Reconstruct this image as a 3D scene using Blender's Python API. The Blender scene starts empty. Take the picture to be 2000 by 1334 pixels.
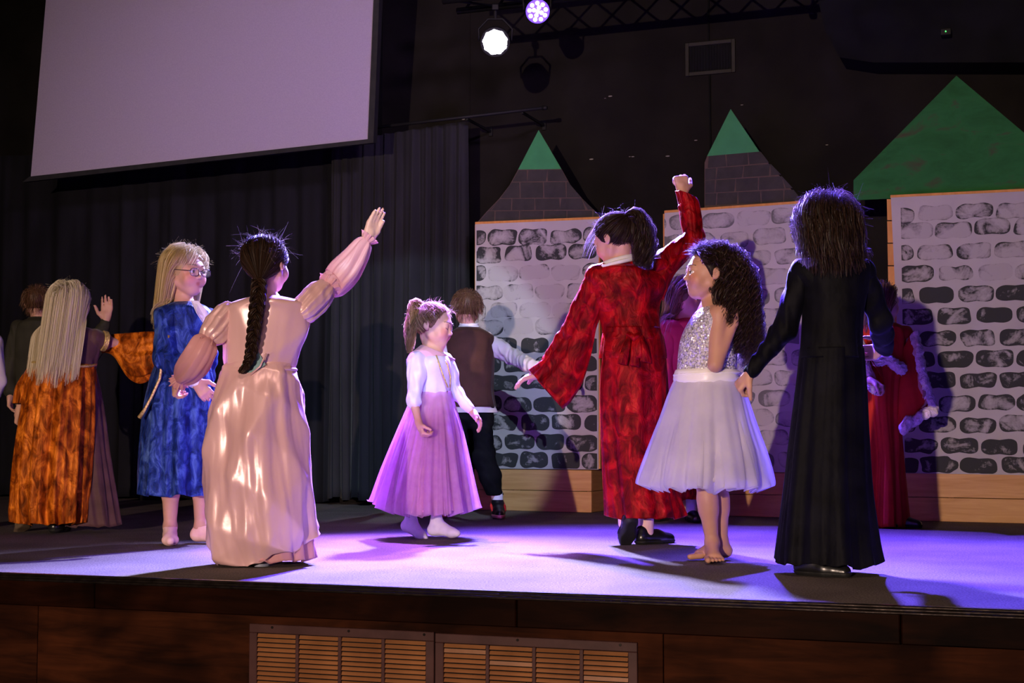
import bpy, math, random
import numpy as np
from mathutils import Vector, Matrix
random.seed(7)
RNG = np.random.default_rng(7)
C = bpy.context.scene.collection
W_, H_, F_ = 2000.0, 1334.0, 2800.0
HORIZON = 840.0
CAM = np.array([0, 0, 0.5])
TH = math.atan((HORIZON - H_ / 2) / F_)

# ------------------------------------------------------------------ camera
cam_data = bpy.data.cameras.new('camera')
cam = bpy.data.objects.new('camera', cam_data); C.objects.link(cam)
cam_data.sensor_width = 36.0; cam_data.lens = 36.0 * F_ / W_
cam.location = CAM; cam.rotation_euler = (math.pi / 2 + TH, 0, 0)
cam_data.clip_start = .05
bpy.context.scene.camera = cam

# ------------------------------------------------------------------ world, exposure
world = bpy.data.worlds.new('world'); bpy.context.scene.world = world
world.use_nodes = True
world.node_tree.nodes['Background'].inputs[0].default_value = (1.0, .78, .74, 1)
world.node_tree.nodes['Background'].inputs[1].default_value = 0.0
vs = bpy.context.scene.view_settings
vs.view_transform = 'Standard'; vs.look = 'None'; vs.gamma = 1.0; vs.exposure = 0.0; vs.use_curve_mapping = False

# ------------------------------------------------------------------ pixel -> point
def ray(px, py):
    u = (px - W_ / 2) / F_; v = (H_ / 2 - py) / F_
    return np.array([u, math.cos(TH) - v * math.sin(TH), math.sin(TH) + v * math.cos(TH)])
def P(px, py, Y):
    d = ray(px, py); return CAM + d * (Y / d[1])
def G(px, py, z=0.0):
    d = ray(px, py); return CAM + d * ((z - CAM[2]) / d[2])
def PL(px, py, o, n):
    d = ray(px, py); return CAM + d * (np.dot(o - CAM, n) / np.dot(d, n))
def lerp(a, b, t): return a + (b - a) * t
def nrm(v):
    v = np.asarray(v, float); return v / max(np.linalg.norm(v), 1e-9)

# ------------------------------------------------------------------ lamps (top of script)
def lamp(kind, name, loc, target, energy, color, size=.05, spot=60, blend=.5, parent=None):
    l = bpy.data.lights.new(name, kind); l.energy = energy; l.color = color
    if kind == 'SPOT': l.spot_size = math.radians(spot); l.spot_blend = blend; l.shadow_soft_size = size
    elif kind == 'AREA': l.shape = 'DISK'; l.size = size
    else: l.shadow_soft_size = size
    o = bpy.data.objects.new(name, l); C.objects.link(o)
    o.location = loc
    d = Vector(target) - Vector(loc)
    o.rotation_euler = d.to_track_quat('-Z', 'Y').to_euler()
    if parent is not None:
        o.parent = parent; o.location = Vector(loc) - parent.location
    return o
LED_A = P(967, 82, 8.35)      # the white head
LED_B = P(1050, 22, 8.35)     # the violet head
KEY = np.array([-4.6, -10.5, 2.0])
lamp('SPOT', 'house_spot_lamp', KEY, (-.15, 7.3, .55), 8200, (1.0, .73, .57), .07, 38, 1.0)
lamp('SPOT', 'front_wash_lamp', (-.2, 2.2, 4.15), (0, 5.1, 0), 250, (1.0, .66, .53), .4, 46, 1.0)
lamp('SPOT', 'cool_front_lamp', (.35, -4.5, 5.6), P(765, 800, 9.0), 5200, (.60, .78, 1.0), .05, 9, .15)
lamp('SPOT', 'added_blue_fill', (4.2, .5, 4.0), (.9, 8.2, .8), 520, (.07, .045, 1.0), .3, 60, 1.0)  # added unseen blue fill for the towers, where the house spot is blocked
lamp('SPOT', 'added_screen_fill', (2.0, 1.0, 3.9), P(690, 240, 8.9), 1300, (.80, .56, 1.0), .3, 27, 1.0)  # unseen lavender lamp, added only to brighten the projection screen
LEDS = [
    (LED_A, (-.35, 4.35, 0), 8000, (.45, .44, 1.0), 62, 1.0),
    (LED_B, (.95, 4.6, 0), 12500, (.12, .055, 1.0), 82, 1.0),
    (P(1560, -110, 8.1), (2.0, 4.2, 0), 12000, (.11, .07, 1.0), 56, .9),
    (P(640, -420, 8.2), (-.6, 6.4, 0.5), 9000, (.36, .11, 1.0), 22, .7),
]

# ------------------------------------------------------------------ mesh helpers
def obj(name, verts, faces, mats, parent=None, smooth=False, label=None, mat_idx=None, attrs=None):
    m = bpy.data.meshes.new(name)
    verts = np.asarray(verts, float)
    if isinstance(faces, np.ndarray):
        k = faces.shape[1]
        m.vertices.add(len(verts)); m.vertices.foreach_set('co', verts.ravel().astype(np.float32))
        m.loops.add(faces.size); m.loops.foreach_set('vertex_index', faces.ravel().astype(np.int32))
        m.polygons.add(len(faces)); m.polygons.foreach_set('loop_start', np.arange(0, faces.size, k, dtype=np.int32))
        m.update(calc_edges=True)
    else:
        m.from_pydata([tuple(v) for v in verts], [], faces)
    if not isinstance(mats, (list, tuple)): mats = [mats]
    for mm in mats: m.materials.append(mm)
    if mat_idx is not None: m.polygons.foreach_set('material_index', np.asarray(mat_idx, dtype=np.int32))
    if smooth: m.polygons.foreach_set('use_smooth', np.ones(len(m.polygons), dtype=bool))
    if attrs:
        for an, (ty, arr) in attrs.items():
            a = m.attributes.new(an, ty, 'POINT')
            a.data.foreach_set('color' if ty == 'FLOAT_COLOR' else 'value', np.asarray(arr, np.float32).ravel())
    o = bpy.data.objects.new(name, m); C.objects.link(o)
    if parent is not None: o.parent = parent
    if label: o['label'] = label
    return o

class MB:
    """collects simple shapes, then links them as one mesh object"""
    def __init__(s): s.v = []; s.f = []; s.n = 0
    def add(s, v, f):
        s.v.append(np.asarray(v, float)); s.f += [tuple(i + s.n for i in q) for q in f]; s.n += len(v); return s
    def box(s, c, u, v, w, bev=0.0):
        """centre and three half-extent vectors"""
        c, u, v, w = [np.asarray(a, float) for a in (c, u, v, w)]
        if bev <= 0:
            vs_ = [c + a * u + b * v + d * w for a in (-1, 1) for b in (-1, 1) for d in (-1, 1)]
            return s.add(vs_, [(0, 1, 3, 2), (4, 6, 7, 5), (0, 4, 5, 1), (2, 3, 7, 6), (0, 2, 6, 4), (1, 5, 7, 3)])
        lu, lv, lw = [np.linalg.norm(a) for a in (u, v, w)]
        bu, bv, bw = [1 - bev / l if l > bev else .5 for l in (lu, lv, lw)]
        vs_ = []; idx = {}
        for a in (-1, 1):
            for b in (-1, 1):
                for d in (-1, 1):
                    idx[a, b, d] = len(vs_)
                    vs_ += [c + a * u + b * v * bv + d * w * bw, c + a * u * bu + b * v + d * w * bw, c + a * u * bu + b * v * bv + d * w]
        f = []
        for a in (-1, 1):
            q = [idx[a, -1, -1], idx[a, -1, 1], idx[a, 1, 1], idx[a, 1, -1]]; f.append(q if a < 0 else q[::-1])
            q = [idx[-1, a, -1] + 1, idx[1, a, -1] + 1, idx[1, a, 1] + 1, idx[-1, a, 1] + 1]; f.append(q if a < 0 else q[::-1])
            q = [idx[-1, -1, a] + 2, idx[-1, 1, a] + 2, idx[1, 1, a] + 2, idx[1, -1, a] + 2]; f.append(q if a < 0 else q[::-1])
        for a in (-1, 1):
            for b in (-1, 1):
                f.append([idx[a, b, -1], idx[a, b, 1], idx[a, b, 1] + 1, idx[a, b, -1] + 1])
                f.append([idx[a, -1, b], idx[a, 1, b], idx[a, 1, b] + 2, idx[a, -1, b] + 2])
                f.append([idx[-1, a, b] + 1, idx[1, a, b] + 1, idx[1, a, b] + 2, idx[-1, a, b] + 2])
                for d in (-1, 1): f.append([idx[a, b, d], idx[a, b, d] + 1, idx[a, b, d] + 2])
        return s.add(vs_, f)
    def tube(s, pts, r, n=10, cap=True):
        pts = [np.asarray(p, float) for p in pts]; m = len(pts)
        rs = [r] * m if np.isscalar(r) else r
        vs_ = []; up = None
        for i in range(m):
            t = nrm(pts[min(i + 1, m - 1)] - pts[max(i - 1, 0)])
            if up is None:
                up = np.array([0, 0, 1.]) if abs(t[2]) < .9 else np.array([1., 0, 0])
            a = nrm(np.cross(t, up)); b = np.cross(a, t); up = b
            for k in range(n):
                q = 2 * math.pi * k / n
                vs_.append(pts[i] + rs[i] * (a * math.cos(q) + b * math.sin(q)))
        f = [(i * n + k, i * n + (k + 1) % n, (i + 1) * n + (k + 1) % n, (i + 1) * n + k) for i in range(m - 1) for k in range(n)]
        if cap: f += [tuple(range(n))[::-1], tuple((m - 1) * n + k for k in range(n))]
        return s.add(vs_, f)
    def prism(s, pts, off):
        """flat outline pts (3D) extruded by vector off"""
        n = len(pts); pts = [np.asarray(p, float) for p in pts]; off = np.asarray(off, float)
        f = [tuple(range(n)), tuple(range(2 * n - 1, n - 1, -1))] + [(i, i + n, (i + 1) % n + n, (i + 1) % n) for i in range(n)]
        return s.add(pts + [p + off for p in pts], f)
    def disc(s, c, u, v, n=16):
        c, u, v = [np.asarray(a, float) for a in (c, u, v)]
        return s.add([c + u * math.cos(2 * math.pi * k / n) + v * math.sin(2 * math.pi * k / n) for k in range(n)], [tuple(range(n))])
    def build(s, name, mat, parent=None, smooth=False, label=None):
        v = np.concatenate(s.v)
        if parent is not None and parent.get('org') is not None: v = v - np.array(parent['org'])
        o = obj(name, v, s.f, mat, parent, smooth, label)
        if parent is not None and parent.get('org') is not None: pass
        return o
def empty(name, label, cat, loc, group=None):
    o = bpy.data.objects.new(name, None); C.objects.link(o); o.location = loc
    o.empty_display_size = .1
    o['label'] = label; o['category'] = cat
    if group: o['group'] = group
    ORG[o.name] = np.array(loc, float); return o
ORG = {}
def put(mb, name, mat, root, parent=None, smooth=False, label=None):
    """link a world-space MB under a thing whose Empty stands at ORG"""
    v = np.concatenate(mb.v) - ORG[root.name]
    return obj(name, v, mb.f, mat, parent or root, smooth, label)
def struct(name, mb, mat, smooth=False):
    o = obj(name, np.concatenate(mb.v), mb.f, mat, None, smooth); o['kind'] = 'structure'; return o

# ------------------------------------------------------------------ materials
def mat(name):
    m = bpy.data.materials.new(name); m.use_nodes = True
    return m, m.node_tree, m.node_tree.nodes['Principled BSDF']
def nd(nt, ty, **kw):
    n = nt.nodes.new(ty)
    for k, v in kw.items():
        if k in ('blend_type', 'data_type', 'operation', 'attribute_name', 'wave_type', 'feature', 'distance', 'bands_direction', 'noise_dimensions'): setattr(n, k, v)
        else: n.inputs[k.replace('_', ' ')].default_value = v
    return n
def ramp(nt, fac, stops):
    r = nt.nodes.new('ShaderNodeValToRGB'); e = r.color_ramp.elements
    while len(e) > 1: e.remove(e[-1])
    e[0].position = stops[0][0]; e[0].color = (*stops[0][1], 1)
    for p, c in stops[1:]:
        q = e.new(p); q.color = (*c, 1)
    nt.links.new(fac, r.inputs[0]); return r
def srgb(r, g, b):
    return tuple((c / 255 / 12.92 if c / 255 <= .04045 else ((c / 255 + .055) / 1.055) ** 2.4) for c in (r, g, b))
def fabric(name, c1, c2, scale=8, rough=.8, bump=.2, bscale=60, sheen=0.0, stretch=(1, 1, 1), detail=5, dist=0.0, spec=.3, metal=0.0, lo=.35, hi=.65, alpha=1, transl=0.0, aniso=0, sheencol=None, coat=0, bdist=.004):
    m, nt, b = mat(name)
    tc = nt.nodes.new('ShaderNodeTexCoord')
    mp = nt.nodes.new('ShaderNodeMapping'); mp.inputs['Scale'].default_value = stretch
    nt.links.new(tc.outputs['Object'], mp.inputs[0])
    n = nd(nt, 'ShaderNodeTexNoise', Scale=scale, Detail=detail, Distortion=dist)
    nt.links.new(mp.outputs[0], n.inputs['Vector'])
    r = ramp(nt, n.outputs[0], [(lo, c1), (hi, c2)])
    nt.links.new(r.outputs[0], b.inputs['Base Color'])
    n2 = nd(nt, 'ShaderNodeTexNoise', Scale=bscale, Detail=4.0)
    nt.links.new(mp.outputs[0], n2.inputs['Vector'])
    bp = nd(nt, 'ShaderNodeBump', Strength=bump, Distance=bdist)
    nt.links.new(n2.outputs[0], bp.inputs['Height']); nt.links.new(bp.outputs[0], b.inputs['Normal'])
    b.inputs['Roughness'].default_value = rough; b.inputs['Specular IOR Level'].default_value = spec
    b.inputs['Metallic'].default_value = metal
    b.inputs['Sheen Weight'].default_value = sheen; b.inputs['Sheen Roughness'].default_value = .35
    if sheencol: b.inputs['Sheen Tint'].default_value = (*sheencol, 1)
    b.inputs['Alpha'].default_value = alpha
    b.inputs['Coat Weight'].default_value = coat
    if transl > 0:
        t = nt.nodes.new('ShaderNodeBsdfTranslucent'); nt.links.new(r.outputs[0], t.inputs[0])
        mx = nt.nodes.new('ShaderNodeMixShader'); mx.inputs[0].default_value = transl
        out = nt.nodes['Material Output']
        nt.links.new(b.outputs[0], mx.inputs[1]); nt.links.new(t.outputs[0], mx.inputs[2])
        if alpha < 1:
            tr = nt.nodes.new('ShaderNodeBsdfTransparent'); m2 = nt.nodes.new('ShaderNodeMixShader'); m2.inputs[0].default_value = alpha
            b.inputs['Alpha'].default_value = 1
            nt.links.new(tr.outputs[0], m2.inputs[1]); nt.links.new(mx.outputs[0], m2.inputs[2]); nt.links.new(m2.outputs[0], out.inputs[0])
        else: nt.links.new(mx.outputs[0], out.inputs[0])
    return m
def velvet(name, c1, c2, c3, scale=16, stretch=(1, 1, .5)):
    """crushed velvet: the pile lies in patches, so tint and sheen change from patch to patch"""
    m, nt, b = mat(name)
    tc = nt.nodes.new('ShaderNodeTexCoord')
    mp = nt.nodes.new('ShaderNodeMapping'); mp.inputs['Scale'].default_value = stretch
    nt.links.new(tc.outputs['Object'], mp.inputs[0])
    n = nd(nt, 'ShaderNodeTexNoise', Scale=scale, Detail=5.0, Distortion=.8, Roughness=.6)
    nt.links.new(mp.outputs[0], n.inputs['Vector'])
    r = ramp(nt, n.outputs[0], [(.36, c1), (.5, c2), (.66, c3)])
    nt.links.new(r.outputs[0], b.inputs['Base Color'])
    bp = nd(nt, 'ShaderNodeBump', Strength=.55, Distance=.02)
    nt.links.new(n.outputs[0], bp.inputs['Height']); nt.links.new(bp.outputs[0], b.inputs['Normal'])
    rr = ramp(nt, n.outputs[0], [(.35, (.55,) * 3), (.65, (.3,) * 3)])
    nt.links.new(rr.outputs[0], b.inputs['Roughness'])
    b.inputs['Sheen Weight'].default_value = .5; b.inputs['Sheen Tint'].default_value = (*c3, 1); b.inputs['Sheen Roughness'].default_value = .3
    b.inputs['Specular IOR Level'].default_value = .55; b.inputs['Specular Tint'].default_value = (*[min(1, c * 1.3 + .1) for c in c3], 1)
    return m
def wood(name, c1, c2, scale=3, rough=.5, stretch=(1, 1, 14), spec=.5, c3=None, objrand=True, mottled=False):
    m, nt, b = mat(name)
    tc = nt.nodes.new('ShaderNodeTexCoord'); mp = nt.nodes.new('ShaderNodeMapping'); mp.inputs['Scale'].default_value = stretch
    nt.links.new(tc.outputs['Object'], mp.inputs[0])
    oi = nt.nodes.new('ShaderNodeObjectInfo')
    if objrand:
        mu = nd(nt, 'ShaderNodeVectorMath', operation='SCALE'); mu.inputs[3].default_value = 1
        cb = nt.nodes.new('ShaderNodeCombineXYZ')
        ml = nd(nt, 'ShaderNodeMath', operation='MULTIPLY'); ml.inputs[1].default_value = 30
        nt.links.new(oi.outputs['Random'], ml.inputs[0]); nt.links.new(ml.outputs[0], cb.inputs[0]); nt.links.new(ml.outputs[0], cb.inputs[2])
        nt.links.new(cb.outputs[0], mp.inputs['Location'])
    n = nd(nt, 'ShaderNodeTexNoise', Scale=scale, Detail=7.0, Distortion=.6, Roughness=.6)
    nt.links.new(mp.outputs[0], n.inputs['Vector'])
    r = ramp(nt, n.outputs[0], [(.3, c1), (.7, c2)])
    outc = r.outputs[0]
    if mottled:
        n3 = nd(nt, 'ShaderNodeTexNoise', Scale=2.2, Detail=3.0, Distortion=.8)
        nt.links.new(tc.outputs['Object'], n3.inputs['Vector'])
        r3 = ramp(nt, n3.outputs[0], [(.38, (.35, .32, .3)), (.62, (1.25, 1.2, 1.15))])
        mx = nt.nodes.new('ShaderNodeMix'); mx.data_type = 'RGBA'; mx.blend_type = 'MULTIPLY'; mx.inputs[0].default_value = 1
        nt.links.new(outc, mx.inputs[6]); nt.links.new(r3.outputs[0], mx.inputs[7]); outc = mx.outputs[2]
    nt.links.new(outc, b.inputs['Base Color'])
    bp = nd(nt, 'ShaderNodeBump', Strength=.15, Distance=.003)
    nt.links.new(n.outputs[0], bp.inputs['Height']); nt.links.new(bp.outputs[0], b.inputs['Normal'])
    b.inputs['Roughness'].default_value = rough; b.inputs['Specular IOR Level'].default_value = spec
    return m

M_wall = fabric('black_painted_wall', (.0080, .0068, .0066), (.0125, .0108, .0102), scale=3, rough=.85, bump=.3, bscale=40, spec=.07)
M_black = fabric('black_metal_paint', (.005, .005, .006), (.008, .008, .009), scale=12, rough=.6, bump=.05, spec=.2)
M_void = fabric('dark_ceiling_paint', (.004, .004, .004), (.007, .007, .008), scale=5, rough=.9, bump=.05, spec=.1)
M_curtain = fabric('black_stage_drape', (.012, .012, .0145), (.018, .018, .022), scale=6, rough=.9, bump=.25, bscale=180, sheen=.06, spec=.15, stretch=(1, 1, .3))
def carpet_mat():
    m, nt, b = mat('grey_brown_carpet')
    tc = nt.nodes.new('ShaderNodeTexCoord')
    n = nd(nt, 'ShaderNodeTexNoise', Scale=150.0, Detail=3.0, Roughness=.7)
    n2 = nd(nt, 'ShaderNodeTexNoise', Scale=3.0, Detail=4.0)
    nt.links.new(tc.outputs['Object'], n.inputs['Vector']); nt.links.new(tc.outputs['Object'], n2.inputs['Vector'])
    r = ramp(nt, n.outputs[0], [(.33, (.058, .045, .038)), (.66, (.225, .188, .170))])
    r2 = ramp(nt, n2.outputs[0], [(.35, (.82, .82, .82)), (.65, (1.1, 1.1, 1.1))])
    mx = nt.nodes.new('ShaderNodeMix'); mx.data_type = 'RGBA'; mx.blend_type = 'MULTIPLY'; mx.inputs[0].default_value = 1
    nt.links.new(r.outputs[0], mx.inputs[6]); nt.links.new(r2.outputs[0], mx.inputs[7]); nt.links.new(mx.outputs[2], b.inputs['Base Color'])
    bp = nd(nt, 'ShaderNodeBump', Strength=.5, Distance=.006)
    nt.links.new(n.outputs[0], bp.inputs['Height']); nt.links.new(bp.outputs[0], b.inputs['Normal'])
    b.inputs['Roughness'].default_value = .95; b.inputs['Specular IOR Level'].default_value = .1
    return m
M_carpet = carpet_mat()
M_screen = fabric('white_projection_screen', (.33, .29, .40), (.36, .315, .43), scale=120, rough=.7, bump=.02, spec=.2)
M_frame = fabric('black_screen_border', (.012, .012, .014), (.018, .018, .02), scale=20, rough=.6, bump=.05)
M_cloth = fabric('painted_white_sheet', (.37, .345, .36), (.42, .39, .40), scale=4, rough=.85, bump=.25, bscale=9, spec=.2, bdist=.01)
M_cloth_warm = M_cloth
M_green = fabric('bright_green_cardboard_paint', (.030, .19, .068), (.036, .22, .078), scale=10, rough=.7, bump=.08)
def bigroof():
    m, nt, b = mat('patchy_green_cardboard_paint')
    tc = nt.nodes.new('ShaderNodeTexCoord'); mp = nt.nodes.new('ShaderNodeMapping'); mp.inputs['Scale'].default_value = (1, 1, 2.2)
    nt.links.new(tc.outputs['Object'], mp.inputs[0])
    n = nd(nt, 'ShaderNodeTexNoise', Scale=4.5, Detail=5.0, Roughness=.65, Distortion=.5); nt.links.new(mp.outputs[0], n.inputs['Vector'])
    r = ramp(nt, n.outputs[0], [(.32, (.010, .082, .018)), (.56, (.015, .115, .028)), (.64, (.034, .07, .025)), (.74, (.06, .035, .022))])
    nt.links.new(r.outputs[0], b.inputs['Base Color']); b.inputs['Roughness'].default_value = .75; b.inputs['Specular IOR Level'].default_value = .2
    return m
M_green2 = bigroof()
M_brickline = fabric('bare_cardboard_line', (.065, .042, .036), (.085, .055, .046), scale=30, rough=.8, bump=.05)
M_brick = fabric('charcoal_brick_paint', (.023, .021, .021), (.034, .030, .030), scale=14, rough=.8, bump=.1)
M_pine = wood('pine_boards', (.42, .21, .07), (.58, .33, .135), scale=2.2, rough=.6, stretch=(1.2, 1.2, 14), spec=.3)
M_stud = wood('orange_pine_stud', (.45, .19, .045), (.60, .28, .075), scale=3, rough=.6, stretch=(9, 9, 1), spec=.3)
M_fascia = wood('dark_stained_plywood', (.012, .0035, .0014), (.046, .0125, .0042), scale=2.6, spec=.04, rough=.7, stretch=(1, 1, 9), mottled=True)
M_nose = wood('near_black_stained_board', (.004, .0012, .0006), (.017, .0048, .002), scale=2.2, spec=.02, rough=.5, stretch=(1, 1, 6), mottled=True)
M_lip = fabric('dark_metal_carpet_edge', (.03, .022, .02), (.06, .045, .04), scale=30, rough=.22, bump=.2, bscale=40, metal=.8, spec=.6)
M_vent = fabric('brown_enamelled_vent', (.045, .019, .018), (.060, .026, .024), scale=14, rough=.45, bump=.05, spec=.15)
M_slat = fabric('tan_enamelled_slat', (.16, .062, .022), (.24, .098, .035), scale=6, rough=.4, bump=.05, stretch=(1, 1, 1))
def paint_mat(name, dark, clear):
    """stamped stone paint: thick at the rim, thin where the stamp did not press"""
    m, nt, b = mat(name)
    tc = nt.nodes.new('ShaderNodeTexCoord'); at = nd(nt, 'ShaderNodeAttribute', attribute_name='stamp')
    n = nd(nt, 'ShaderNodeTexNoise', Scale=8.0, Detail=6.0, Roughness=.60, Distortion=.9); nt.links.new(tc.outputs['Object'], n.inputs['Vector'])
    n2 = nd(nt, 'ShaderNodeTexNoise', Scale=80.0, Detail=3.0); nt.links.new(tc.outputs['Object'], n2.inputs['Vector'])
    a = nd(nt, 'ShaderNodeMath', operation='MULTIPLY_ADD'); a.inputs[1].default_value = 3.2
    nt.links.new(n.outputs[0], a.inputs[0]); nt.links.new(at.outputs['Fac'], a.inputs[2])
    c = nd(nt, 'ShaderNodeMath', operation='MULTIPLY_ADD'); c.inputs[1].default_value = .5
    nt.links.new(n2.outputs[0], c.inputs[0]); nt.links.new(a.outputs[0], c.inputs[2])
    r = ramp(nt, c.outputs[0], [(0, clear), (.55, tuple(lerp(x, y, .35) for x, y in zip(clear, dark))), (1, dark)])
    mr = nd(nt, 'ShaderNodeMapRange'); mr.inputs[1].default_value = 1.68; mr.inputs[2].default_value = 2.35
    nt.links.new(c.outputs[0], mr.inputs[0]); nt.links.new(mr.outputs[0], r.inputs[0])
    nt.links.new(r.outputs[0], b.inputs['Base Color']); b.inputs['Roughness'].default_value = .8; b.inputs['Specular IOR Level'].default_value = .2
    return m
M_stone = paint_mat('stamped_charcoal_stone_paint', (.032, .033, .035), (.36, .335, .345))
M_stone_pale = paint_mat('thin_grey_stone_paint', (.12, .118, .125), (.36, .34, .35))
def emis(name, col, s):
    m, nt, b = mat(name); b.inputs['Base Color'].default_value = (*col, 1)
    b.inputs['Emission Color'].default_value = (*col, 1); b.inputs['Emission Strength'].default_value = s
    n = nd(nt, 'ShaderNodeTexNoise', Scale=40.0); r = ramp(nt, n.outputs[0], [(.2, tuple(c * .95 for c in col)), (.8, col)])
    nt.links.new(r.outputs[0], b.inputs['Emission Color'])
    return m
M_ledA = emis('white_led_glow', (.93, .90, 1.0), 30)
M_ledB = emis('pale_violet_led_glow', (.80, .85, 1.0), 7)
M_ledB2 = emis('violet_led_rim_glow', (.12, .05, 1.0), 2.2)
M_ledg = emis('green_pilot_glow', (.1, 1.0, .2), 1.2)

# ------------------------------------------------------------------ the setting
e0, e1 = G(0, 1117), G(2000, 1190)
ed = nrm(e1 - e0); en = np.array([-ed[1], ed[0], 0])       # en points to the back of the stage
EL, ER = e0 - ed * 2.2, e1 + ed * 2.2
w0, w1 = G(0, 968), G(2000, 1008)
wd = nrm(w1 - w0); wn = np.array([-wd[1], wd[0], 0])
WL, WR = w0 - wd * 1.6, w1 + wd * 2.2
UP = np.array([0, 0, 1.0]); Z0 = -.95
def wallpt(px, py, off=0.0): return PL(px, py, w0 - wn * off, wn)
# stage floor slab
b = MB()
lo = -.03
b.add([EL, ER, WR, WL] + [p + UP * lo for p in (EL, ER, WR, WL)], [(0, 1, 2, 3), (7, 6, 5, 4), (0, 4, 5, 1), (1, 5, 6, 2), (2, 6, 7, 3), (3, 7, 4, 0)])
struct('stage_floor', b, M_carpet)
# back wall, side walls, ceiling, house floor
CE = 6.3
t_ = .12
b = MB(); mid = (WL + WR) / 2
b.box(mid + wn * (t_ / 2 + .002) + UP * (CE + Z0) / 2, wd * np.linalg.norm(WR - WL) / 2, wn * t_ / 2, UP * (CE - Z0) / 2)
wb = struct('wall_back', b, M_wall)
def sidewall(name, a, c, out):
    b = MB(); d = nrm(c - a); n = np.array([d[1], -d[0], 0]) * out
    b.box((a + c) / 2 + n * .07 + UP * (CE + Z0) / 2, d * np.linalg.norm(c - a) / 2, n * .06, UP * (CE - Z0) / 2); struct(name, b, M_void)
HL, HR = EL - en * 18.5 - ed * 3.0, ER - en * 18.5 + ed * 2.0
sidewall('wall_left', HL, WL + wn * .1, -1)
sidewall('wall_right', HR, WR + wn * .1, 1)
sidewall('wall_front', HL, HR, 1)
b = MB(); b.prism([HL + UP * CE, HR + UP * CE, WR + wn * .2 + UP * CE, WL + wn * .2 + UP * CE], UP * .08); struct('ceiling', b, M_void)
b = MB(); b.prism([p + UP * (Z0 - .08) for p in (HL, HR, WR, WL)], UP * .08); struct('floor', b, M_void)
# black soffit across the top right of the wall
so = wn * -.28
b = MB(); b.prism([wallpt(1612, 60, .3), wallpt(1640, 112, .3), wallpt(1705, 122, .3), wallpt(2300, 122, .3), wallpt(2300, -160, .3), wallpt(1560, -160, .3)], wn * .3); struct('trim_1', b, M_void)
# front of the stage: nosing board and fascia panels
nb = 0; L = np.linalg.norm(ER - EL)
seams = [G(-500, 1100), G(200, 1124), G(1020, 1153), G(1760, 1181), G(2600, 1212)]
ss = [0] + [float(np.dot(s - EL, ed)) for s in seams[1:4]] + [L]
troot = bpy.data.objects.new('trim_2', None); C.objects.link(troot); troot['kind'] = 'structure'
for i in range(4):
    a, c = EL + ed * (ss[i] + .0012), EL + ed * (ss[i + 1] - .0012)
    b = MB(); b.box((a + c) / 2 - en * .022 - UP * .062, (c - a) / 2, en * .021, UP * .046, .004)
    obj('nosing_board', np.concatenate(b.v), b.f, M_nose, troot)
b = MB()
for k in range(3):
    zz = -.004 - k * .0075
    b.box((EL + ER) / 2 - en * (.014 + .010 * k) + UP * zz, (ER - EL) / 2, en * .012, UP * .0042, .003)
obj('edge_strip', np.concatenate(b.v), b.f, M_lip, troot)
froot = bpy.data.objects.new('trim_3', None); C.objects.link(froot); froot['kind'] = 'structure'
fs = [0, float(np.dot(G(72, 1119) - EL, ed)), float(np.dot(G(1300, 1160) - EL, ed)), L]
for i in range(3):
    a, c = EL + ed * (fs[i] + .0012), EL + ed * (fs[i + 1] - .0012)
    b = MB(); b.box((a + c) / 2 + en * .03 + UP * (-.108 + Z0) / 2, (c - a) / 2, en * .01, UP * (-.11 - Z0) / 2, .002)
    obj('fascia_panel', np.concatenate(b.v), b.f, M_fascia, froot)
fo = EL + en * .02
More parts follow.
